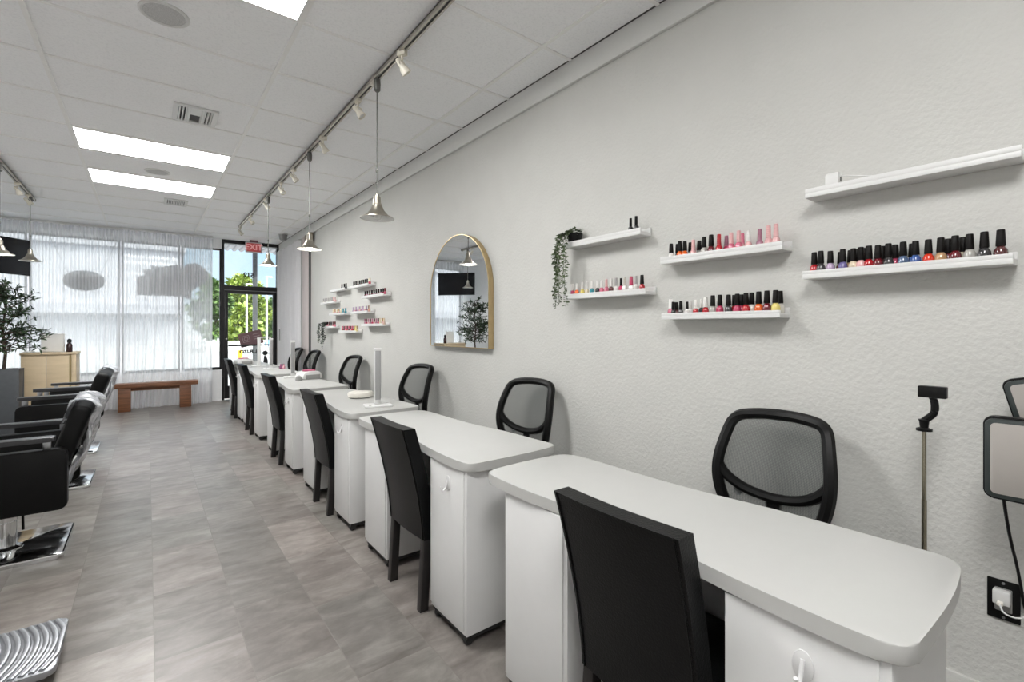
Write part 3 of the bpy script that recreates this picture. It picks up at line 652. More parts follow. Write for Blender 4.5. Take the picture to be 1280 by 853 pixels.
# ------------------------------------------------------------------ manicure tables
OUT = [(.03, 0), (.12, -.004), (.28, -.008), (.42, -.002), (.53, .012), (.555, .05), (.55, .15), (.545, .28), (.54, .42), (.525, .55), (.505, .68), (.495, .82), (.492, .98), (.495, 1.15), (.495, 1.28), (.48, 1.355), (.44, 1.38), (.30, 1.392), (.15, 1.388), (.04, 1.378), (.012, 1.35), (.004, 1.25), (.004, 1.10), (.015, .95), (.033, .80), (.042, .68), (.035, .55), (.018, .42), (.008, .30), (.004, .17), (.006, .05)]
TZ = .826
def make_table():
    t = thing('manicure_table', 'x', 'table', (0, 0, 0), 0, 'white manicure tables along the wall')
    obj('tabletop', MB().prism(smooth_loop(OUT, 2), 'z', TZ - .04, TZ, .004), 'top', t)
    for y0, y1 in ((.03, .355), (.90, 1.24)):
        p = obj('pedestal', MB().box(.022, .47, y0, y1, .055, TZ - .041, .002), 'white', t)
        obj('front_panel', MB().box(.016, .022, y0 + .018, y1 - .002, .075, TZ - .045, .0015), 'white', p)
        obj('plinth', MB().box(.03, .46, y0 + .008, y1 - .008, .035, .054), 'rubber', p)
        for x in (.05, .43):
            for y in (y0 + .03, y1 - .03):
                obj('caster', MB().lathe([(0, -.012), (.020, -.012), (.024, -.006), (.024, .006), (.020, .012), (0, .012)], (x, y, .0245), 16, (0, 1, 0)).box(x - .008, x + .008, y - .016, y + .016, .03, .05), 'rubber', p)
    obj('modesty_panel', MB().box(.40, .416, .356, .899, .25, TZ - .041), 'white', t)
    obj('hook', MB().prism([(.18 + .021 * math.cos(q * PI / 10), .70 + .034 * math.sin(q * PI / 10)) for q in range(20)], 'x', .0125, .0158, .001).tube(smooth_path([(.012, .18, .715), (-.002, .18, .672), (-.018, .18, .668), (-.022, .18, .69)], 2), .005, 8), 'hook_clear', t)
    return t
TX = 1.09
TY = [.236, 1.735, 3.245, 4.85, 6.60, 8.05]
tl = ['white manicure table with bare top beside the tripod and camera', 'bare white manicure table, second from the tripod end', 'white manicure table with cream puck and folded desk lamp', 'white manicure table with pink-topped nail dryer and grey puck', 'white manicure table with small pink bottles, fifth from the tripod end', 'white manicure table by the glass door, last of the row']
tab = make_table()
for i, y in enumerate(TY):
    o = tab if i == 0 else copy_tree(tab, (TX, y, 0))
    o.location = (TX, y, 0); o['label'] = tl[i]

# client chairs (black leather, high back)
def make_parsons():
    t = thing('dining_chair', 'x', 'chair', (0, 0, 0), 0, 'black leather client chairs')
    # local: back at -x, seat towards +x; rear legs touch the floor at x = .02
    def slab(u, v, off):
        z = .355 + (.925 - .355) * v
        x = .03 - .115 * (v ** 1.5) - .012 * math.cos((u - .5) * PI) + .0
        wd = .205 + .008 * v
        return Vector((x + off, (u - .5) * 2 * wd, z - .02 * v * (abs(u - .5) * 2) ** 2 * 0))
    g = MB(); b = g.bm; nu, nv = 12, 16
    A = [[b.verts.new(slab(i / nu, j / nv, -.022)) for j in range(nv + 1)] for i in range(nu + 1)]
    B = [[b.verts.new(slab(i / nu, j / nv, .04)) for j in range(nv + 1)] for i in range(nu + 1)]
    for i in range(nu):
        for j in range(nv):
            b.faces.new((A[i][j], A[i][j + 1], A[i + 1][j + 1], A[i + 1][j])); b.faces.new((B[i][j], B[i + 1][j], B[i + 1][j + 1], B[i][j + 1]))
    rim = []
    for j in range(nv): b.faces.new((A[0][j], B[0][j], B[0][j + 1], A[0][j + 1])); b.faces.new((A[nu][j], A[nu][j + 1], B[nu][j + 1], B[nu][j]))
    for i in range(nu): b.faces.new((A[i][0], A[i + 1][0], B[i + 1][0], B[i][0])); b.faces.new((A[i][nv], B[i][nv], B[i + 1][nv], A[i + 1][nv]))
    es = [e for e in b.edges if e.calc_face_angle(0) > 1.0]
    bmesh.ops.bevel(b, geom=es, offset=.010, segments=3, profile=.5, affect='EDGES')
    bk = obj('backrest', g, 'leather', t, ang=50)
    for s_ in (-1, 1): obj('seam', MB().tube([slab(.5 + s_ * .47, k / 10, -.0235) for k in range(11)], .0028, 6), 'leather', bk)
    obj('seat', MB().box(.052, .388, -.205, .205, .37, .485, .022, 3), 'leather', t)
    for s_ in (-1, 1):
        y = s_ * .182
        g = MB().prism([(-.012 + .0, 0), (.033, 0), (.052, .38), (.012, .38)], 'y', y - .021, y + .021, .003); obj('leg', g, 'dark_wood', t)
        g = MB().prism([(.337, 0), (.370, 0), (.378, .38), (.332, .38)], 'y', y - .021, y + .021, .003); obj('leg', g, 'dark_wood', t)
    return t
pc = make_parsons()
cy = [.845, 2.335, 3.86, 5.525, 7.26, 8.69]
lab = ['black leather high-back chair tucked under the table beside the tripod', 'black leather high-back chair at the second table, between bare white pedestals', 'black leather chair at the table with the cream puck', 'black leather chair at the table with the pink-topped nail dryer', 'black leather chair, fifth from the tripod end of the row', 'black leather chair at the last table by the door']
for i, y in enumerate(cy):
    o = pc if i == 0 else copy_tree(pc, (1.085, y, 0))
    o.location = (1.085, y, 0); o['label'] = lab[i]

# technicians' mesh swivel chairs, facing the tables (-x)
def make_mesh_chair():
    t = thing('office_chair', 'x', 'chair', (0, 0, 0), 0, 'black mesh swivel chairs behind the tables')
    def cx(y, z): return .20 + 1.0 * (z - .74) ** 2 - 1.0 * y * y + .01 * math.sin((z - .6) * 6)
    outl = [(-.135, .58), (-.185, .66), (-.218, .76), (-.224, .85), (-.205, .96), (-.185, 1.035), (-.10, 1.05), (0, 1.053), (.10, 1.05), (.185, 1.035), (.205, .96), (.224, .85), (.218, .76), (.185, .66), (.135, .58), (0, .56)]
    o2 = [(y * .95, z) for y, z in smooth_loop(outl, 2)]
    g = MB().tube([(cx(y, z), y, z) for y, z in o2], .0235, 8, True, flat=1.15, up=(1, 0, 0))
    band = smooth_path([(-.212, .84), (-.185, .79), (-.11, .74), (0, .72), (.11, .74), (.185, .79), (.212, .84)], 3)
    g.tube([(cx(y, z) + .004, y, z) for y, z in band], .021, 8, flat=1.2, up=(1, 0, 0))
    g.tube([(cx(0, z) + .006, 0, z) for z in (.735, .70, .65, .60, .56)], .030, 8, flat=.5, up=(1, 0, 0))
    obj('back_frame', g, 'plastic_black', t)
    g = MB(); b = g.bm; c0 = b.verts.new((cx(0, .84), 0, .84)); rings = [[c0]]
    for k in (.25, .5, .75, 1.0):
        rings.append([b.verts.new((cx(y * k, .84 + (z - .84) * k), y * k, .84 + (z - .84) * k)) for y, z in o2])
    n = len(o2)
    for i in range(n): b.faces.new((c0, rings[1][i], rings[1][(i + 1) % n]))
    for A, B in zip(rings[1:], rings[2:]):
        for i in range(n): b.faces.new((A[i], B[i], B[(i + 1) % n], A[(i + 1) % n]))
    obj('back_mesh', g, 'mesh', t)
    obj('back_bracket', MB().tube(smooth_path([(.235, 0, .60), (.225, 0, .50), (.17, 0, .42), (.02, 0, .415)], 2), .022, 8, flat=.6), 'plastic_black', t)
    obj('tension_knob', MB().lathe([(0, 0), (.018, 0), (.020, .006), (.016, .02), (0, .022)], (.262, .165, .70), 14, (1, 0, 0)), 'steel', t)
    obj('seat', MB().prism(smooth_loop([(-.24, -.20), (-.25, 0), (-.24, .20), (0, .235), (.17, .20), (.20, 0), (.17, -.20), (0, -.235)], 2), 'z', .435, .50, .018), 'leather_dull', t)
    obj('mechanism', MB().box(-.09, .09, -.07, .07, .385, .434, .006), 'plastic_black', t)
    obj('gas_lift', MB().lathe([(.028, .09), (.028, .27), (.018, .27), (.018, .386), (0, .386)], n=16), 'plastic_black', t)
    base = obj('star_base', MB().lathe([(0, .065), (.045, .065), (.045, .115), (.03, .125), (0, .125)], n=16), 'plastic_black', t)
    for k in range(5):
        a = 2 * PI * k / 5; d = Vector((math.cos(a), math.sin(a), 0))
        obj('spoke', MB().tube([d * .03 + Vector((0, 0, .095)), d * .27 + Vector((0, 0, .068))], [.022, .014], 8, flat=.8), 'plastic_black', base)
        p = d * .255
        obj('caster', MB().lathe([(0, -.018), (.022, -.018), (.026, -.01), (.026, .01), (.022, .018), (0, .018)], (p.x, p.y, .0265), 14, (-d.y, d.x, 0)), 'rubber', base)
    return t
mc = make_mesh_chair()
my = [(1.81, .86, .06), (1.82, 2.42, .20), (1.82, 4.08, .13), (1.82, 5.93, .09), (1.82, 7.72, .05), (1.83, 8.80, .05)]
lab = ['black mesh swivel chair behind the table beside the tripod', 'black mesh swivel chair behind the second table from the tripod', 'black mesh swivel chair below the arched mirror', 'black mesh swivel chair behind the table with the nail dryer', 'black mesh swivel chair against the pale pink wall panel', 'black mesh swivel chair against the white side curtain']
for i, (x, y, r) in enumerate(my):
    o = mc if i == 0 else copy_tree(mc, (x, y, 0), r)
    o.location = (x, y, 0); o.rotation_euler = (0, 0, r); o['label'] = lab[i]

# things on the tables
def desk_lamp(x, y, label, head=False, rz=0.0):
    t = thing('desk_lamp', label, 'lamp', (x, y, TZ), rz, 'folding desk lamps on the tables')
    obj('base', MB().box(-.10, .10, -.075, .075, 0, .014, .005), 'plastic_white', t)
    obj('button', MB().lathe([(0, 0), (.009, 0), (.009, .003), (0, .003)], (-.06, -.05, .014), 12), 'grey_plastic', t)
    obj('post', MB().box(-.024, .024, -.009, .009, .0145, .425, .004), 'plastic_white', t)
    obj('hinge', MB().cyl((-.026, 0, .43), (.026, 0, .43), .011, n=14), 'plastic_white', t)
    if head: obj('lamp_arm', MB().box(-.02, .17, -.016, .016, .436, .452, .004), 'plastic_white', t)
    else: obj('lamp_arm', MB().box(-.020, .020, -.024, -.0105, .05, .42, .004), pbr('lamp_arm_grey', (.30, .30, .30), .4, noise=.02), t)
desk_lamp(1.385, 3.46, 'white folded desk lamp beside the cream puck', rz=-.25)
desk_lamp(1.38, 6.08, 'white folded desk lamp beside the pink-topped nail dryer', rz=-.2)
desk_lamp(1.42, 7.55, 'white folded desk lamp beside the small pink bottles', rz=-.2)
desk_lamp(1.385, 8.27, 'white desk lamp with its arm unfolded, last before the door', True, rz=-.1)
t = thing('nail_dryer', 'low cream puck-shaped nail lamp on the third table', 'nail lamp', (1.44, 3.97, TZ), .2)
obj('shell', MB().prism(smooth_loop([(-.10, -.06), (-.11, .03), (-.06, .10), (.06, .10), (.11, .03), (.10, -.06), (0, -.085)], 2), 'z', .008, .05, .014), 'plastic_cream', t); obj('base_ring', MB().prism(smooth_loop([(-.085, -.05), (-.09, .03), (-.05, .085), (.05, .085), (.09, .03), (.085, -.05), (0, -.07)], 2), 'z', 0, .008), 'grey_plastic', t)
def dryer(x, y, label, rz):
    t = thing('nail_dryer', label, 'nail lamp', (x, y, TZ), rz, 'white and pink nail dryers')
    b = MB().prism(smooth_loop([(-.115, 0), (-.115, .05), (-.085, .088), (0, .098), (.085, .088), (.115, .05), (.115, 0), (0, 0)], 1), 'y', -.10, .10, .012)
    obj('shell', b, 'plastic_white', t); obj('top_panel', MB().prism(smooth_loop([(-.07, -.06), (.07, -.06), (.07, .06), (-.07, .06)], 2), 'z', .092, .106, .004), 'pink', t)
    obj('hand_slot', MB().box(-.085, .085, -.104, -.097, .006, .055, .002), 'grey_plastic', t)
dryer(1.49, 5.80, 'white nail dryer with magenta top on the fourth table', .2)
dryer(1.235, 8.72, 'white nail dryer with magenta top on the table by the door', .4)
tag(obj('grey_puck', MB().lathe([(0, 0), (.034, 0), (.036, .02), (.028, .046), (.012, .058), (0, .06)], (1.345, 5.655, TZ), 20), 'grey_plastic'), 'small grey dome beside the magenta-topped nail dryer on the fourth table', 'puck')
t = thing('spray_bottle', 'white cone-topped bottle beside the pink bottles on the fifth table', 'bottle', (1.545, 7.60, TZ))
obj('body', MB().lathe([(0, 0), (.02, 0), (.02, .04), (.006, .085), (0, .09)], n=14), 'plastic_white', t); obj('label_band', MB().lathe([(.0205, .01), (.0205, .03)], n=14, caps=False), 'grey_plastic', t)
for i, (x, y, c, w_) in enumerate(((1.53, 7.45, (.25, .08, .16), 'plum'), (1.56, 7.40, (.60, .30, .36), 'rose'), (1.575, 7.50, (.08, .05, .07), 'black'))):
    t = thing('small_jar', '%s little jar among the bottles on the fifth table' % w_, 'jar', (x, y, TZ), 0, 'little jars on the fifth table')
    obj('body', MB().lathe([(0, 0), (.018, 0), (.019, .03), (.014, .038), (0, .038)], n=14), pbr('jar_' + w_, c, .25, noise=.03), t); obj('lid', MB().lathe([(0, .0385), (.013, .0385), (.011, .07), (0, .07)], n=14), pbr('jar_lid_' + w_, tuple(min(1, q * 1.3) for q in c), .3, noise=.03), t)

# ------------------------------------------------------------------ wall ledges and polish
DEP = .10
def ledge(y0, y1, z, label, lip=.036):
    """picture ledge: floor, back rail and a low front lip; z is its underside"""
    t = thing('wall_ledge', label, 'shelf', (XR, (y0 + y1) / 2, z), 0, 'white picture ledges on the wall')
    L = (y1 - y0) / 2
    obj('shelf_board', MB().box(-DEP, -.001, -L, L, 0, .018, .001), 'shelf', t)
    obj('front_lip', MB().box(-DEP, -DEP + .010, -L, L, .018, lip, .001), 'shelf', t)
    obj('back_rail', MB().box(-.011, -.001, -L, L, .018, .045, .001), 'shelf', t)
    return t
LG = {'S1': (1.588, 2.178, 1.925), 'S2': (1.556, 2.176, 1.600), 'S3': (.870, 1.464, 1.748), 'S4': (.880, 1.457, 1.463), 'S5': (.188, .784, 1.942), 'S6': (.205, .794, 1.617)}
ln = {'S1': 'upper white ledge holding the trailing vine and two dark bottles', 'S2': 'white ledge of pastel bottles below the trailing vine pot', 'S3': 'upper white ledge of the pink-capped bottles', 'S4': 'lower white ledge below the pink-capped bottles', 'S5': 'nearly empty white ledge with the small white adapter', 'S6': 'white ledge of black-capped polish under the adapter ledge'}
for k, (a, b, z) in LG.items(): ledge(a, b, z, ln[k], .036 if k in ('S3', 'S1', 'S5') else .032)
FAR = {'a': (6.42, 7.05, 1.935), 'b': (5.555, 6.18, 1.932), 'c': (5.09, 5.78, 1.782), 'd': (6.88, 7.52, 1.775), 'e': (6.43, 7.09, 1.598), 'g': (5.57, 6.20, 1.600), 'f': (6.90, 7.49, 1.418), 'h': (5.12, 5.78, 1.440), 'i': (5.99, 6.67, 1.355)}
fn = {'a': 'far-cluster ledge with four dark bottles on top row, door side', 'b': 'far-cluster ledge with a dark row on the top row, mirror side', 'c': 'far-cluster ledge of maroon bottles on the second row, mirror side', 'd': 'far-cluster ledge of pale grey bottles on the second row, door side', 'e': 'far-cluster ledge with the teal bottles', 'g': 'far-cluster ledge of lilac bottles beside the teal ones', 'f': 'far-cluster ledge holding the dusky trailing vine', 'h': 'far-cluster ledge of mauve and tan bottles, mirror side', 'i': 'lowest far-cluster ledge of red and yellow bottles'}
for k, (a, b, z) in FAR.items(): ledge(a, b, z, fn[k], .030)

PC = {'red': (.42, .012, .02), 'dark red': (.13, .008, .016), 'orange': (.75, .13, .02), 'orange-red': (.65, .04, .015), 'pink': (.62, .16, .24), 'pale pink': (.72, .42, .42), 'rose': (.50, .05, .12), 'white': (.78, .77, .74), 'cream': (.70, .60, .44), 'tan': (.48, .30, .16),
      'yellow': (.72, .60, .18), 'purple': (.12, .10, .26), 'lilac': (.45, .34, .48), 'steel blue': (.09, .14, .24), 'blue': (.05, .11, .33), 'black': (.015, .014, .016), 'charcoal': (.05, .048, .05), 'silver': (.42, .41, .38), 'brown': (.10, .03, .03), 'teal': (.03, .25, .30), 'grey': (.38, .37, .36), 'olive': (.22, .20, .12), 'mauve': (.38, .17, .24), 'clear': (.60, .58, .52)}
PM = {}
def polish(c):
    if c not in PM: PM[c] = pbr('polish_' + c.replace(' ', '_').replace('-', '_'), PC[c], .12, noise=.05, coat=.6)
    return PM[c]
CM = {}
def cap_mat(c):
    if c not in CM:
        if c == 'black': CM[c] = pbr('cap_black', (.006, .005, .0045), .45, noise=.1, nstretch=(30, 30, 1), spec=.15)
        else: CM[c] = pbr('cap_' + c.replace(' ', '_').replace('-', '_'), PC[c], .3, noise=.05)
    return CM[c]
BM = {}
def bottle_mesh(kind):
    """round shoulder bottle with a tall tapered cap; 'slim' has a straight thin cap and square body, 'mini' is the small size"""
    if kind in BM: return BM[kind]
    if kind == 'round':
        b = MB().lathe([(0, 0), (.0145, 0), (.0168, .005), (.0175, .018), (.0162, .031), (.011, .040), (.009, .043), (0, .043)], n=20)
        c = MB().lathe([(0, .0435), (.0118, .0435), (.0122, .047), (.0100, .094), (.009, .096), (0, .0965)], n=18)
    elif kind == 'slim':
        b = MB().lathe([(0, 0), (.0145, 0), (.0155, .004), (.0155, .034), (.012, .042), (.007, .046), (0, .046)], n=18)
        c = MB().lathe([(0, .0465), (.0082, .0465), (.0085, .05), (.0075, .094), (0, .096)], n=16)
    elif kind == 'ring':
        b = MB().lathe([(0, 0), (.015, 0), (.0168, .005), (.0172, .02), (.0145, .036), (.009, .044), (0, .044)], n=20)
        pr = [(0, .0445), (.0105, .0445)]
        for q in range(6): pr += [(.0108 - q * .0003, .047 + q * .0085), (.0092 - q * .0003, .051 + q * .0085), (.0106 - q * .0003, .0535 + q * .0085)]
        c = MB().lathe(pr + [(0, .0995)], n=18)
    else:
        b = MB().lathe([(0, 0), (.0118, 0), (.0126, .004), (.0126, .024), (.008, .033), (0, .033)], n=16)
        c = MB().lathe([(0, .0335), (.0095, .0335), (.0088, .070), (0, .071)], n=14)
    r = []
    for nm, g in (('body', b), ('cap', c)):
        bmesh.ops.recalc_face_normals(g.bm, faces=g.bm.faces); me = bpy.data.meshes.new('bottle_' + nm); g.bm.to_mesh(me); g.bm.free()
        for p in me.polygons: p.use_smooth = True
        try: me.set_sharp_from_angle(angle=math.radians(50))
        except Exception: pass
        me.materials.append(None); r.append(me)
    BM[kind] = r; return r
def bottle(x, y, z, kind, body, cap, label, group, scale=1.0, tilt=0.0):
    t = thing('nail_polish_bottle', label, 'nail polish', (x, y, z), random.uniform(0, 6), group); t.scale = (scale,) * 3
    for nm, me, mat in zip(('body', 'cap'), bottle_mesh(kind), (polish(body), cap_mat(cap))):
        o = bpy.data.objects.new(nm, me); COL.objects.link(o); o.parent = t
        o.material_slots[0].link = 'OBJECT'; o.material_slots[0].material = mat
def row(key, items, place, group, xf=2.138, xb=2.176, gap=.006):
    a, b, z = LG.get(key) or FAR[key]
    n = 0
    for (u, kind, body, cap, rowk, s) in items:
        x = xf if rowk == 0 else xb
        y = min(max(wy(u, x), a + .03), b - .03)
        capn = cap + '-capped'
        bottle(x, y, z + .0182, kind, body, cap, '%s %s polish, %s from mirror on %s' % (capn, body, ORD[n], place), group, s * .94)
        n += 1
R = 'round'
row('S6', [(1014.5, R, 'red', 'black', 0, 1), (1026, R, 'charcoal', 'black', 0, 1.03), (1038, R, 'lilac', 'black', 0, .98), (1050.5, R, 'dark red', 'black', 1, .95), (1053.5, R, 'purple', 'black', 0, 1), (1063, R, 'tan', 'black', 1, .98), (1066.5, R, 'cream', 'black', 0, .98), (1071, R, 'rose', 'black', 1, 1), (1076, R, 'pale pink', 'black', 0, 1), (1082, R, 'red', 'black', 1, 1), (1086, R, 'red', 'black', 0, 1.02), (1097.5, R, 'dark red', 'black', 0, 1.0), (1103, R, 'brown', 'black', 1, 1), (1110.5, R, 'charcoal', 'black', 0, 1.02), (1119, R, 'rose', 'black', 1, 1.0), (1129, R, 'steel blue', 'black', 0, 1.02), (1140, R, 'blue', 'black', 1, .97), (1144.5, R, 'blue', 'black', 0, 1), (1160.5, R, 'orange-red', 'black', 0, 1.0), (1176, R, 'tan', 'black', 0, 1.02), (1185, R, 'dark red', 'black', 1, 1.0), (1194, R, 'dark red', 'black', 0, 1.03), (1204, R, 'cream', 'black', 1, 1), (1212, R, 'silver', 'black', 0, 1.03), (1230.5, R, 'charcoal', 'black', 0, 1.05), (1251, R, 'brown', 'black', 0, 1.06)], 'ledge under adapter ledge', 'black-capped polish under the adapter ledge')
G = 'ring'
row('S3', [(839, R, 'white', 'black', 0, .97), (847, R, 'charcoal', 'black', 1, .98), (849.8, R, 'orange', 'black', 0, 1.04), (856, R, 'orange', 'black', 0, .98), (863, R, 'grey', 'black', 1, .95), (866.6, G, 'pale pink', 'pale pink', 0, .98), (874, R, 'silver', 'black', 1, .97), (880, R, 'silver', 'black', 0, 1.05), (889, R, 'dark red', 'black', 0, 1.1), (898.8, G, 'red', 'red', 0, 1.05), (908, G, 'rose', 'mauve', 1, 1), (914, G, 'pink', 'pale pink', 0, 1.03), (923.4, G, 'pink', 'pale pink', 0, 1.07), (928, G, 'pale pink', 'pink', 1, 1.0), (935.5, G, 'pale pink', 'white', 0, .98), (949.6, G, 'mauve', 'mauve', 0, .98), (960.6, G, 'pale pink', 'pale pink', 0, 1.08), (970, G, 'pale pink', 'pale pink', 0, 1.1)], 'upper pink-cap ledge', 'pink-capped and black-capped polish on the upper ledge')
row('S4', [(832, R, 'pink', 'white', 0, .95), (836.5, R, 'black', 'black', 1, .8), (841.5, R, 'black', 'black', 0, .8), (845.6, R, 'brown', 'black', 1, .8), (851, R, 'charcoal', 'black', 0, .82), (859, 'slim', 'white', 'black', 0, .78), (863, 'slim', 'white', 'white', 1, .85), (869.5, R, 'red', 'white', 0, .85), (876.6, 'slim', 'charcoal', 'white', 1, .9), (882, R, 'red', 'white', 0, .95), (891, R, 'silver', 'black', 0, 1.04), (899.8, R, 'rose', 'black', 0, 1.05), (910.6, R, 'charcoal', 'black', 0, 1.03), (918, R, 'red', 'black', 1, 1.03), (921.5, R, 'rose', 'black', 0, 1.05), (927, R, 'rose', 'black', 1, 1.03), (932.5, R, 'red', 'black', 0, 1.07), (939.6, R, 'white', 'black', 1, 1.1), (948.5, R, 'orange', 'black', 0, 1.1), (958.7, R, 'dark red', 'black', 0, 1.12), (969.6, R, 'yellow', 'black', 0, 1.12), (976.5, R, 'clear', 'black', 1, 1.1)], 'ledge below pink caps', 'mixed polish below the pink-capped ledge')
L_ = 'slim'
row('S2', [(709.5, L_, 'lilac', 'white', 0, .9), (716, L_, 'rose', 'white', 0, .9), (721, L_, 'orange', 'white', 0, .92), (728, L_, 'yellow', 'white', 0, .94), (733.5, L_, 'cream', 'white', 0, .94), (740, L_, 'teal', 'white', 0, .96), (747, L_, 'black', 'white', 0, .96), (752, L_, 'pink', 'white', 0, .94), (758, L_, 'pink', 'pale pink', 0, .98), (763.8, L_, 'brown', 'white', 0, .98), (770, L_, 'white', 'grey', 0, 1), (776.3, L_, 'rose', 'black', 0, .95), (780.8, L_, 'white', 'clear', 0, 1), (789, R, 'white', 'rose', 0, .98), (795, L_, 'white', 'grey', 0, 1.0), (802.5, R, 'red', 'black', 0, 1.0)], 'ledge below vine pot', 'pastel polish on the ledge below the vine pot')
row('S1', [(788.3, 'slim', 'black', 'black', 0, 1.0), (795.2, 'slim', 'black', 'black', 0, 1.06)], 'vine pot ledge', 'two dark bottles beside the vine pot')
def spread(u0, u1, n): return [u0 + (u1 - u0) * i / (n - 1) for i in range(n)]
def mini(us, body, cap): return [(u, 'mini', body[i % len(body)], cap[i % len(cap)], 0, 1.1) for i, u in enumerate(us)]
row('a', mini(spread(427.5, 436.5, 4), ['charcoal', 'black'], ['black']), 'far top ledge, door side', 'far polish, top row by the door')
row('b', mini(spread(440.5, 459, 9), ['black', 'brown'], ['black']) + mini(spread(461.5, 466, 3), ['rose', 'red'], ['cream']), 'far top ledge, mirror side', 'far polish, top row by the mirror')
row('c', mini(spread(456.5, 479, 9), ['dark red', 'mauve', 'dark red'], ['black']) + mini(spread(481, 486.5, 3), ['rose'], ['dark red']), 'the far maroon ledge', 'far polish, maroon ledge')
row('d', mini(spread(404.5, 415, 6), ['clear', 'silver'], ['grey']) + mini(spread(417, 423.5, 4), ['pale pink'], ['pale pink', 'grey']), 'the far pale-grey ledge', 'far polish, pale grey ledge')
row('e', mini(spread(416.5, 426, 5), ['cream', 'pale pink'], ['cream', 'tan']) + mini(spread(429, 437, 4), ['teal', 'black', 'teal'], ['teal', 'teal', 'steel blue']), 'the far teal ledge', 'far polish, teal ledge')
row('g', mini(spread(441, 458, 9), ['lilac', 'pale pink', 'mauve'], ['lilac', 'white']) + mini(spread(461, 468, 4), ['red', 'rose', 'yellow', 'cream'], ['dark red', 'brown', 'cream', 'cream']), 'the far lilac ledge', 'far polish, lilac ledge')
row('f', mini(spread(405, 418.5, 7), ['dark red', 'charcoal', 'rose'], ['black', 'brown']) + mini(spread(420, 424, 2), ['pink'], ['dark red']), 'the far vine ledge', 'far polish, dusky vine ledge')
row('h', mini(spread(455.5, 473, 8), ['mauve', 'rose', 'pale pink'], ['mauve', 'brown']) + mini(spread(475.5, 486.5, 5), ['cream', 'pale pink', 'tan'], ['cream', 'tan']), 'the far mauve ledge', 'far polish, mauve ledge')
row('i', mini(spread(428, 442.5, 8), ['red', 'dark red', 'pink'], ['rose', 'dark red']) + mini(spread(444.5, 452.5, 4), ['yellow', 'black', 'cream'], ['yellow', 'black', 'tan']), 'the lowest far ledge', 'far polish, lowest ledge')

# trailing vines
def vine(x, y, z, strands, mat, label, leaf=.020, seed=3, pot=.045):
    rnd = random.Random(seed)
    t = thing('potted_vine', label, 'plant', (x, y, z), 0, None)
    obj('pot', MB().lathe([(0, 0), (pot * .72, 0), (pot, pot * 1.4), (pot * .9, pot * 1.4), (pot * .85, pot * 1.2), (0, pot * 1.2)], n=20), 'plastic_black', t)
    g = MB(); gs = MB()
    for i in range(90):
        a = rnd.uniform(0, 2 * PI); p = Vector((math.cos(a) * pot * rnd.uniform(0, .9), math.sin(a) * pot * rnd.uniform(0, .9), pot * rnd.uniform(1.2, 1.9)))
        g.leaf(p, (math.cos(a), math.sin(a), rnd.uniform(-.2, .9)), (0, 0, 1), leaf * rnd.uniform(.8, 1.2), leaf * .7)
    for (dx, dy, drop, wob) in strands:
        path = [(0, 0, pot), (dx * .4, dy * .4, pot * 1.75), (dx * .9, dy * .9, pot * 1.1)]
        n = max(6, int(drop / .03))
        for k in range(1, n + 1): path.append((dx + wob * math.sin(k * .9 + dx * 50), dy + wob * math.cos(k * .8 + dy * 30), pot * .6 - drop * k / n))
        gs.tube(path, .0016, 5)
        P = [Vector(p) for p in path]
        for A, B in zip(P, P[1:]):
            m = max(4, int((B - A).length / .0052))
            for k in range(m):
                p = A.lerp(B, k / m); a = rnd.uniform(0, 2 * PI)
                g.leaf(p, (math.cos(a), math.sin(a), rnd.uniform(-.9, .3)), (rnd.uniform(-1, 1), rnd.uniform(-1, 1), 1), leaf * rnd.uniform(.8, 1.25), leaf * .68)
    obj('stems', gs, 'vine', t); obj('leaves', g, mat, t, fix=False)
vine(2.145, 2.125, 1.9432, [(-.085, .055, .40, .008), (-.075, .10, .43, .008), (-.09, .075, .36, .01), (-.08, .02, .30, .008), (-.085, .0, .42, .007), (-.07, .085, .22, .01)], 'vine', 'green trailing vine in a small black pot on the upper ledge', .024, 5, .05)
vine(2.145, 7.42, 1.4362, [(-.085, .05, .22, .006), (-.08, .07, .27, .006), (-.08, -.13, .33, .006), (-.075, -.18, .22, .006), (-.085, -.15, .28, .006)], 'vine_grey', 'dusky trailing vine hanging from the far ledge by the door', .03, 6, .032)

# white adapter on the upper ledge
t = thing('power_adapter', 'small white power adapter lying on the nearly empty ledge', 'adapter', (2.135, .695, 1.9602))
obj('body', MB().box(-.022, .022, -.024, .024, .0, .066, .008), 'plastic_white', t); obj('port', MB().box(-.006, .006, -.0245, -.0235, .030, .046), 'dark_gap', t)
obj('cable', MB().tube(smooth_path([(0, -.024, .05), (0, -.06, .042), (.01, -.12, .028), (.02, -.22, .012), (.02, -.42, .006)], 2), .0025, 6), 'plastic_white', t)

# arched mirror
t = thing('arched_mirror', 'gold-framed arched mirror on the wall above the mesh chairs', 'mirror', (XR, 3.573, 1.25))
def arch(r, h): return [(-r, 0), (r, 0)] + [(r * math.cos(a * PI / 28), h + r * 1.0 * math.sin(a * PI / 28)) for a in range(29)]
ro, ri, hs = .489, .4835, .497
oa, ia = arch(ro, hs), [(y, z) for y, z in arch(ri, hs)]; ia[0] = (-ri, .006); ia[1] = (ri, .006)
g = MB(); b = g.bm; n = len(oa)
V = [[b.verts.new((x, p[0], p[1])) for p in L] for x, L in ((-.002, oa), (-.052, oa), (-.052, ia), (-.044, ia))]
for A, B in zip(V, V[1:]):
    for i in range(n): b.faces.new((A[i], A[(i + 1) % n], B[(i + 1) % n], B[i]))
obj('frame', g, 'gold', t)
obj('glass', MB().prism(ia, 'x', -.048, -.044), 'mirror', t)
obj('backing', MB().prism(ia, 'x', -.0435, -.004), 'dark_gap', t)

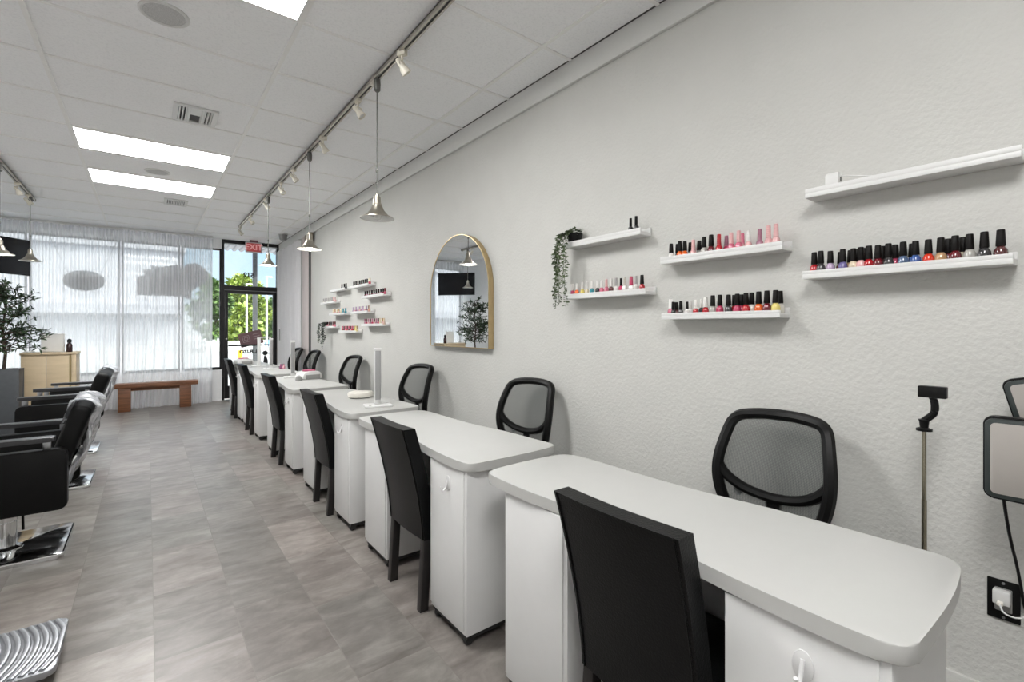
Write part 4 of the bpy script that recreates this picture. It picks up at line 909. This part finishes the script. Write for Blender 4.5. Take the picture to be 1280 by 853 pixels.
# ------------------------------------------------------------------ near wall corner: phone tripod, LED panels, outlet
t = thing('phone_tripod', 'slim champagne-coloured phone tripod with a black clamp head behind the table', 'tripod', (2.0, .395, 0))
obj('pole', MB().cyl((0, 0, .2), (0, 0, .62), .0085).cyl((0, 0, .62), (0, 0, .86), .007).cyl((0, 0, .86), (0, 0, 1.085), .0058), 'silver_rod', t)
obj('collar', MB().lathe([(0, 1.085), (.021, 1.085), (.021, 1.092), (.011, 1.096), (.013, 1.115), (.016, 1.122), (0, 1.125)], n=18), 'plastic_black', t)
obj('neck', MB().tube(smooth_path([(0, 0, 1.118), (-.002, -.012, 1.13), (-.004, -.026, 1.145), (-.004, -.028, 1.175), (-.004, -.020, 1.205)], 2), .0105, 10), 'plastic_black', t)
obj('phone_clamp', MB().box(-.016, .014, -.056, .014, 1.195, 1.232, .003), 'plastic_black', t)
for k in range(3):
    a = 2 * PI * k / 3 + .5; obj('leg', MB().cyl((0, 0, .22), (.17 * math.cos(a), .17 * math.sin(a), .006), .006), 'plastic_black', t)
def led_panel(x, y, zc, tilt, yaw, w, h, label, stand_y):
    t = thing('photo_light', label, 'photo light', (x, y, 0), yaw, 'black-framed photo light panels')
    mt = Matrix.Translation((0, 0, zc)) @ Matrix.Rotation(tilt, 4, 'X')
    def tr(g): bmesh.ops.transform(g.bm, matrix=mt, verts=g.bm.verts); return g
    obj('housing', tr(MB().prism(rrect(-w / 2, w / 2, -h / 2, h / 2, .022), 'x', -.005, .028, .004)), 'plastic_black', t)
    obj('rim', tr(MB().prism(rrect(-w / 2 + .012, w / 2 - .004, -h / 2 + .006, h / 2 - .006, .02), 'x', -.012, -.0055, .002)), 'led_green', t)
    obj('diffuser', tr(MB().prism(rrect(-w / 2 + .024, w / 2 - .016, -h / 2 + .018, h / 2 - .018, .012), 'x', -.0145, -.0125, .0008)), 'led', t)
    obj('bracket', MB().box(.03, .05, -.02, .02, zc - .05, zc + .02, .003), 'plastic_black', t)
    obj('pole', MB().cyl((.04, 0, .05), (.04, 0, zc - .04), .009), 'plastic_black', t)
    for k in range(3):
        a = 2 * PI * k / 3 + .2; obj('leg', MB().cyl((.04, 0, .18), (.04 + .11 * math.cos(a), .2 * math.sin(a), .008), .007), 'plastic_black', t)
    return t
pl0 = led_panel(1.96, .085, 1.042, 0.0, 0, .335, .240, 'black-framed photo light panel in front, above the outlet', 0)
led_panel(2.06, .045, 1.185, math.radians(-14), 0, .32, .235, 'tilted black-framed photo light panel behind the front one', 0)
obj('cord', MB().tube(smooth_path([(x - 1.96, y - .085, z) for x, y, z in ((1.99, .215, .93), (2.05, .214, .84), (2.10, .210, .76), (2.16, .200, .66), (2.185, .185, .50), (2.185, .13, .40), (2.18, .05, .35))], 3), .0042, 7), 'plastic_black', pl0)
t = thing('wall_outlet', 'black wall outlet plate with white plug low on the wall', 'outlet', (XR, .236, .537))
obj('cover_plate', MB().box(-.008, 0, -.038, .038, -.064, .064, .003), 'plastic_black', t); obj('screw', MB().cyl((-.010, 0, .055), (-.007, 0, .055), .004).cyl((-.010, 0, -.055), (-.007, 0, -.055), .004), 'steel', t)
obj('receptacle', MB().box(-.012, -.007, -.020, .020, -.035, .040, .003), 'grey_plastic', t)
t = thing('phone_charger', 'white charger plugged into the black wall outlet', 'charger', (XR - .013, .238, .552))
obj('body', MB().box(-.028, 0, -.020, .020, -.020, .024, .004), 'plastic_white', t); obj('plug', MB().box(-.048, -.028, -.006, .008, -.016, -.006, .002), 'plastic_cream', t)
obj('cable', MB().tube(smooth_path([(-.048, 0, -.011), (-.065, -.01, -.03), (-.05, -.05, -.035), (-.02, -.09, .02), (-.012, -.10, .10)], 2), .0025, 6), 'plastic_white', t)

# ------------------------------------------------------------------ styling side
def make_styling():
    t = thing('styling_chair', 'x', 'chair', (0, 0, 0), 0, 'black styling chairs on square chrome bases')
    # faces -x; origin on the floor at the middle of the base plate
    obj('base_plate', MB().prism(rrect(-.30, .30, -.30, .30, .03), 'z', .001, .030, .009), 'chrome', t)
    obj('column', MB().lathe([(.085, .031), (.085, .036), (.062, .045), (.056, .05), (.056, .20), (.060, .205), (.060, .235), (.048, .24), (.045, .345), (0, .345)], n=28), 'chrome', t)
    obj('pump_lever', MB().tube([(.05, .02, .28), (.075, .03, .275), (.078, .03, .12)], .007, 8), 'plastic_black', t)
    obj('seat_frame', MB().box(-.12, .28, -.16, .16, .345, .365, .004), 'plastic_black', t)
    obj('seat', MB().box(-.16, .26, -.30, .30, .366, .54, .035, 4), 'leather_dull', t)
    for s_ in (-1, 1):
        y = s_ * .345
        obj('side_panel', MB().prism(rrect(-.155, .325, .323, .69, .035), 'y', y - .035, y + .035, .012), 'leather_dull', t)
        a = obj('armrest', MB().prism(rrect(-.145, .27, y - .045, y + .045, .02), 'z', .738, .765, .008), 'arm', t)
        for x in (-.10, .235): obj('arm_bracket', MB().box(x - .018, x + .018, y - .016, y + .016, .689, .739, .003), 'steel', a)
    def bk(g): bmesh.ops.transform(g.bm, matrix=Matrix.Translation((.265, 0, .56)) @ Matrix.Rotation(math.radians(19), 4, 'Y'), verts=g.bm.verts); return g
    obj('backrest', bk(MB().box(-.05, .05, -.285, .285, -.02, .385, .03, 4)), 'leather_dull', t)
    obj('back_bracket', MB().prism([(.20, .345), (.245, .345), (.36, .56), (.345, .60), (.315, .57), (.20, .372)], 'y', -.14, .14, .004), 'chrome', t)
    g = MB().tube([(-.10, 0, .345), (-.26, 0, .30), (-.44, 0, .115)], .014, 10).box(-.47, -.43, -.10, .10, .085, .108, .004)
    fr = obj('footrest_bar', g, 'steel', t)
    g = MB().prism(rrect(-.72, -.46, -.215, .215, .03), 'z', .062, .088, .008); pl = obj('footplate', g, 'cast', fr)
    g = MB()
    for k in range(9):
        x = -.705 + k * .0285
        g.tube([(x + .045 * (q / 8 - .5) ** 2 * 4 - .02, -.20 + .40 * q / 8, .089) for q in range(9) if -.715 < x + .045 * (q / 8 - .5) ** 2 * 4 - .02 < -.462], .0105, 8, flat=.75)
    gg = obj('footplate_rib', g, 'cast', fr); gg['kind'] = 'stuff'
    return t
def add_cover(t, full, label):
    mt = Matrix.Translation((.265, 0, .56)) @ Matrix.Rotation(math.radians(19), 4, 'Y'); rnd = random.Random(4 + full)
    L1 = .47 if full else .42
    def fn(u, v):
        # from low on the front, over the top, down the rear
        s = v * (L1 + .12 + .14 + .02); y = (u - .5) * .62
        w = .006 * math.sin(u * 23 + v * 9) + .006 * math.sin(u * 9 - v * 17)
        if s < .14: p = Vector((-.064 + w, y, .265 + s))
        elif s < .26: q = (s - .14) / .12; p = Vector((-.064 + .128 * q, y, .405 + .02 * math.sin(q * PI) + w))
        else: q = s - .26; p = Vector((.064 + .03 * math.sin(q * 5.5) + w * 2.0, y * 1.03, .405 - q))
        return mt @ p
    o = obj('plastic_cover', MB().sheet(fn, 30, 34), 'cover', t, ang=80, fix=False); o['label'] = label
sc_ = make_styling()
sy = [(-.71, 4.30, 0), (-.70, 5.90, .08), (-.75, 7.37, 0)]
lab = ['black styling chair with clear plastic cover, square chrome base fully in view', 'black styling chair, middle of the row facing the wall', 'black styling chair with shiny covered back closest to the bench']
chs = []
for i, (x, y, dz) in enumerate(sy):
    o = sc_ if i == 0 else copy_tree(sc_, (x, y, 0)); o.location = (x, y, 0); o['label'] = lab[i]; chs.append(o)
    if dz:
        for c in o.children:
            if c.name.split('.')[0] in ('seat', 'seat_frame', 'side_panel', 'armrest', 'backrest', 'back_bracket', 'footrest_bar'): c.location.z += dz
            if c.name.split('.')[0] == 'column': c.scale.z = (.345 + dz) / .345
copy_tree(sc_, (-1.005, 2.765, 0), PI, 'styling chair turned round, only its ribbed metal footplate showing')
add_cover(chs[0], 1, 'clear crinkled plastic cover draped over the backrest'); add_cover(chs[2], 0, 'clear plastic cover over the backrest')

# bench
t = thing('wooden_bench', 'brown wooden bench below the sheer curtain', 'bench', (.135, 10.36, 0))
obj('seat_plank', MB().box(-.60, .60, -.10, .10, .395, .475, .006), 'wood', t)
for x in (-.44, .41): obj('leg', MB().box(x - .085, x + .085, -.085, .085, 0, .394, .005), 'wood', t)
obj('apron', MB().box(-.354, .324, -.03, .03, .34, .394, .003), 'wood', t)
# reception counter
t = thing('reception_counter', 'tan reception counter beside the grey planter', 'counter', (-1.065, 9.0, 0))
obj('front_panel', MB().box(-.27, -.03, 0, .02, .02, 1.05, .002).box(-.026, .20, 0, .02, .02, 1.05, .002), 'tan', t)
obj('corner_post', MB().box(.202, .225, .002, .03, .02, 1.05), 'tan_dark', t)
obj('end_panel', MB().box(.226, .275, -.012, .45, 0, 1.05, .002), 'tan', t); obj('side_panel', MB().box(-.275, -.255, .021, .45, 0, 1.05), 'tan', t)
obj('countertop', MB().box(-.285, .285, -.02, .46, 1.051, 1.078, .003), 'tan', t); obj('plinth', MB().box(-.25, .22, .02, .40, 0, .02), 'dark_gap', t)
t = thing('framed_card', 'white framed card standing on the reception counter', 'card', (-1.05, 9.22, 1.0782), -.3)
obj('frame', MB().box(-.13, .13, -.008, .008, 0, .26, .003), 'plastic_white', t); obj('card', MB().box(-.115, .115, -.011, -.0085, .015, .245), 'paper', t); obj('strut', MB().tube([(0, .008, .18), (0, .09, .004)], .006, 6), 'plastic_white', t)
tag(obj('paper_tray', MB().box(-1.33, -1.22, 9.03, 9.17, 1.0782, 1.10, .003), 'paper'), 'low stack of white papers on the reception counter by the planter', 'papers')
t = thing('pump_bottle', 'dark brown bottle standing on the reception counter', 'bottle', (-.87, 9.10, 1.0782))
obj('body', MB().lathe([(0, 0), (.032, 0), (.034, .01), (.034, .10), (.02, .125), (.012, .13), (0, .13)], n=18), 'bottle_brown', t); obj('cap', MB().lathe([(0, .131), (.020, .131), (.026, .15), (.024, .17), (.012, .185), (0, .187)], n=18), 'plastic_black', t)
# planter with olive tree
t = thing('potted_olive_tree', 'slender olive tree in a tall grey square planter', 'plant', (-1.46, 8.78, 0))
g = MB().prism([(-.13, 0), (.13, 0), (.165, .89), (.145, .89), (.14, .83), (-.14, .83), (-.145, .89), (-.165, .89)], 'y', -.14, .14, .003).box(-.165, .165, -.165, -.1395, 0, .89, .003).box(-.165, .165, .1395, .165, 0, .89, .003)
obj('planter', g, 'planter', t); obj('soil', MB().box(-.138, .138, -.138, .138, .832, .85), 'soil', t)
rnd = random.Random(12)
gt = MB(); gl = MB()
gt.tube([(0, 0, .84), (.02, 0, 1.1), (-.01, .01, 1.4), (.03, 0, 1.75), (.02, 0, 2.0)], [.018, .016, .013, .009, .005], 8)
for i in range(70):
    z = rnd.uniform(1.08, 1.95); a = rnd.uniform(0, 2 * PI); L = rnd.uniform(.22, .46) * (1.12 - .35 * (z - 1.1))
    p0 = Vector((.01, 0, z)); d = Vector((math.cos(a), math.sin(a), rnd.uniform(.05, .75))).normalized()
    p1 = p0 + d * L * .55; p2 = p0 + d * L + Vector((0, 0, -.04 + .05 * rnd.random()))
    gt.tube([p0, p1, p2], [.006, .004, .002], 5)
    for k in range(24):
        q = rnd.uniform(.25, 1); p = p0.lerp(p1, q / .55) if q < .55 else p1.lerp(p2, (q - .55) / .45)
        dd = d * .6 + Vector((rnd.gauss(0, .7), rnd.gauss(0, .7), rnd.gauss(0, .5)))
        gl.leaf(p, dd, (rnd.gauss(0, .5), rnd.gauss(0, .5), 1), rnd.uniform(.06, .10), rnd.uniform(.018, .028))
obj('trunk', gt, 'bark', t); obj('leaves', gl, 'olive', t, fix=False)
# TV in the front corner
TR, BR, TL, BL = Vector((-1.42, 10.50, 2.77)), Vector((-1.50, 10.40, 2.24)), Vector((-2.0, 9.74, 2.78)), Vector((-2.06, 9.68, 2.22))
cen = (TR + BR + TL + BL) / 4; rx = ((TR - TL) + (BR - BL)).normalized(); upv = ((TR - BR) + (TL - BL)).normalized(); ny = upv.cross(rx).normalized(); upv = rx.cross(ny).normalized()
t = thing('wall_tv', 'black flat TV angled high in the corner above the olive tree', 'tv', cen); hw, hh = (TR - TL).length / 2, .275
t.rotation_euler = Matrix((rx, ny, upv)).transposed().to_euler()
obj('housing', MB().box(-hw, hw, -.012, .03, -hh, hh, .005), 'plastic_black', t); obj('screen', MB().box(-hw + .012, hw - .012, -.0145, -.0125, -hh + .014, hh - .012), 'tv', t)
obj('mount_arm', MB().box(-.10, .10, .03, .05, -.10, .10, .004).tube([(0, .05, 0), (-.10, .22, .0), (-.12, .30, 0)], .018, 8), 'plastic_black', t)
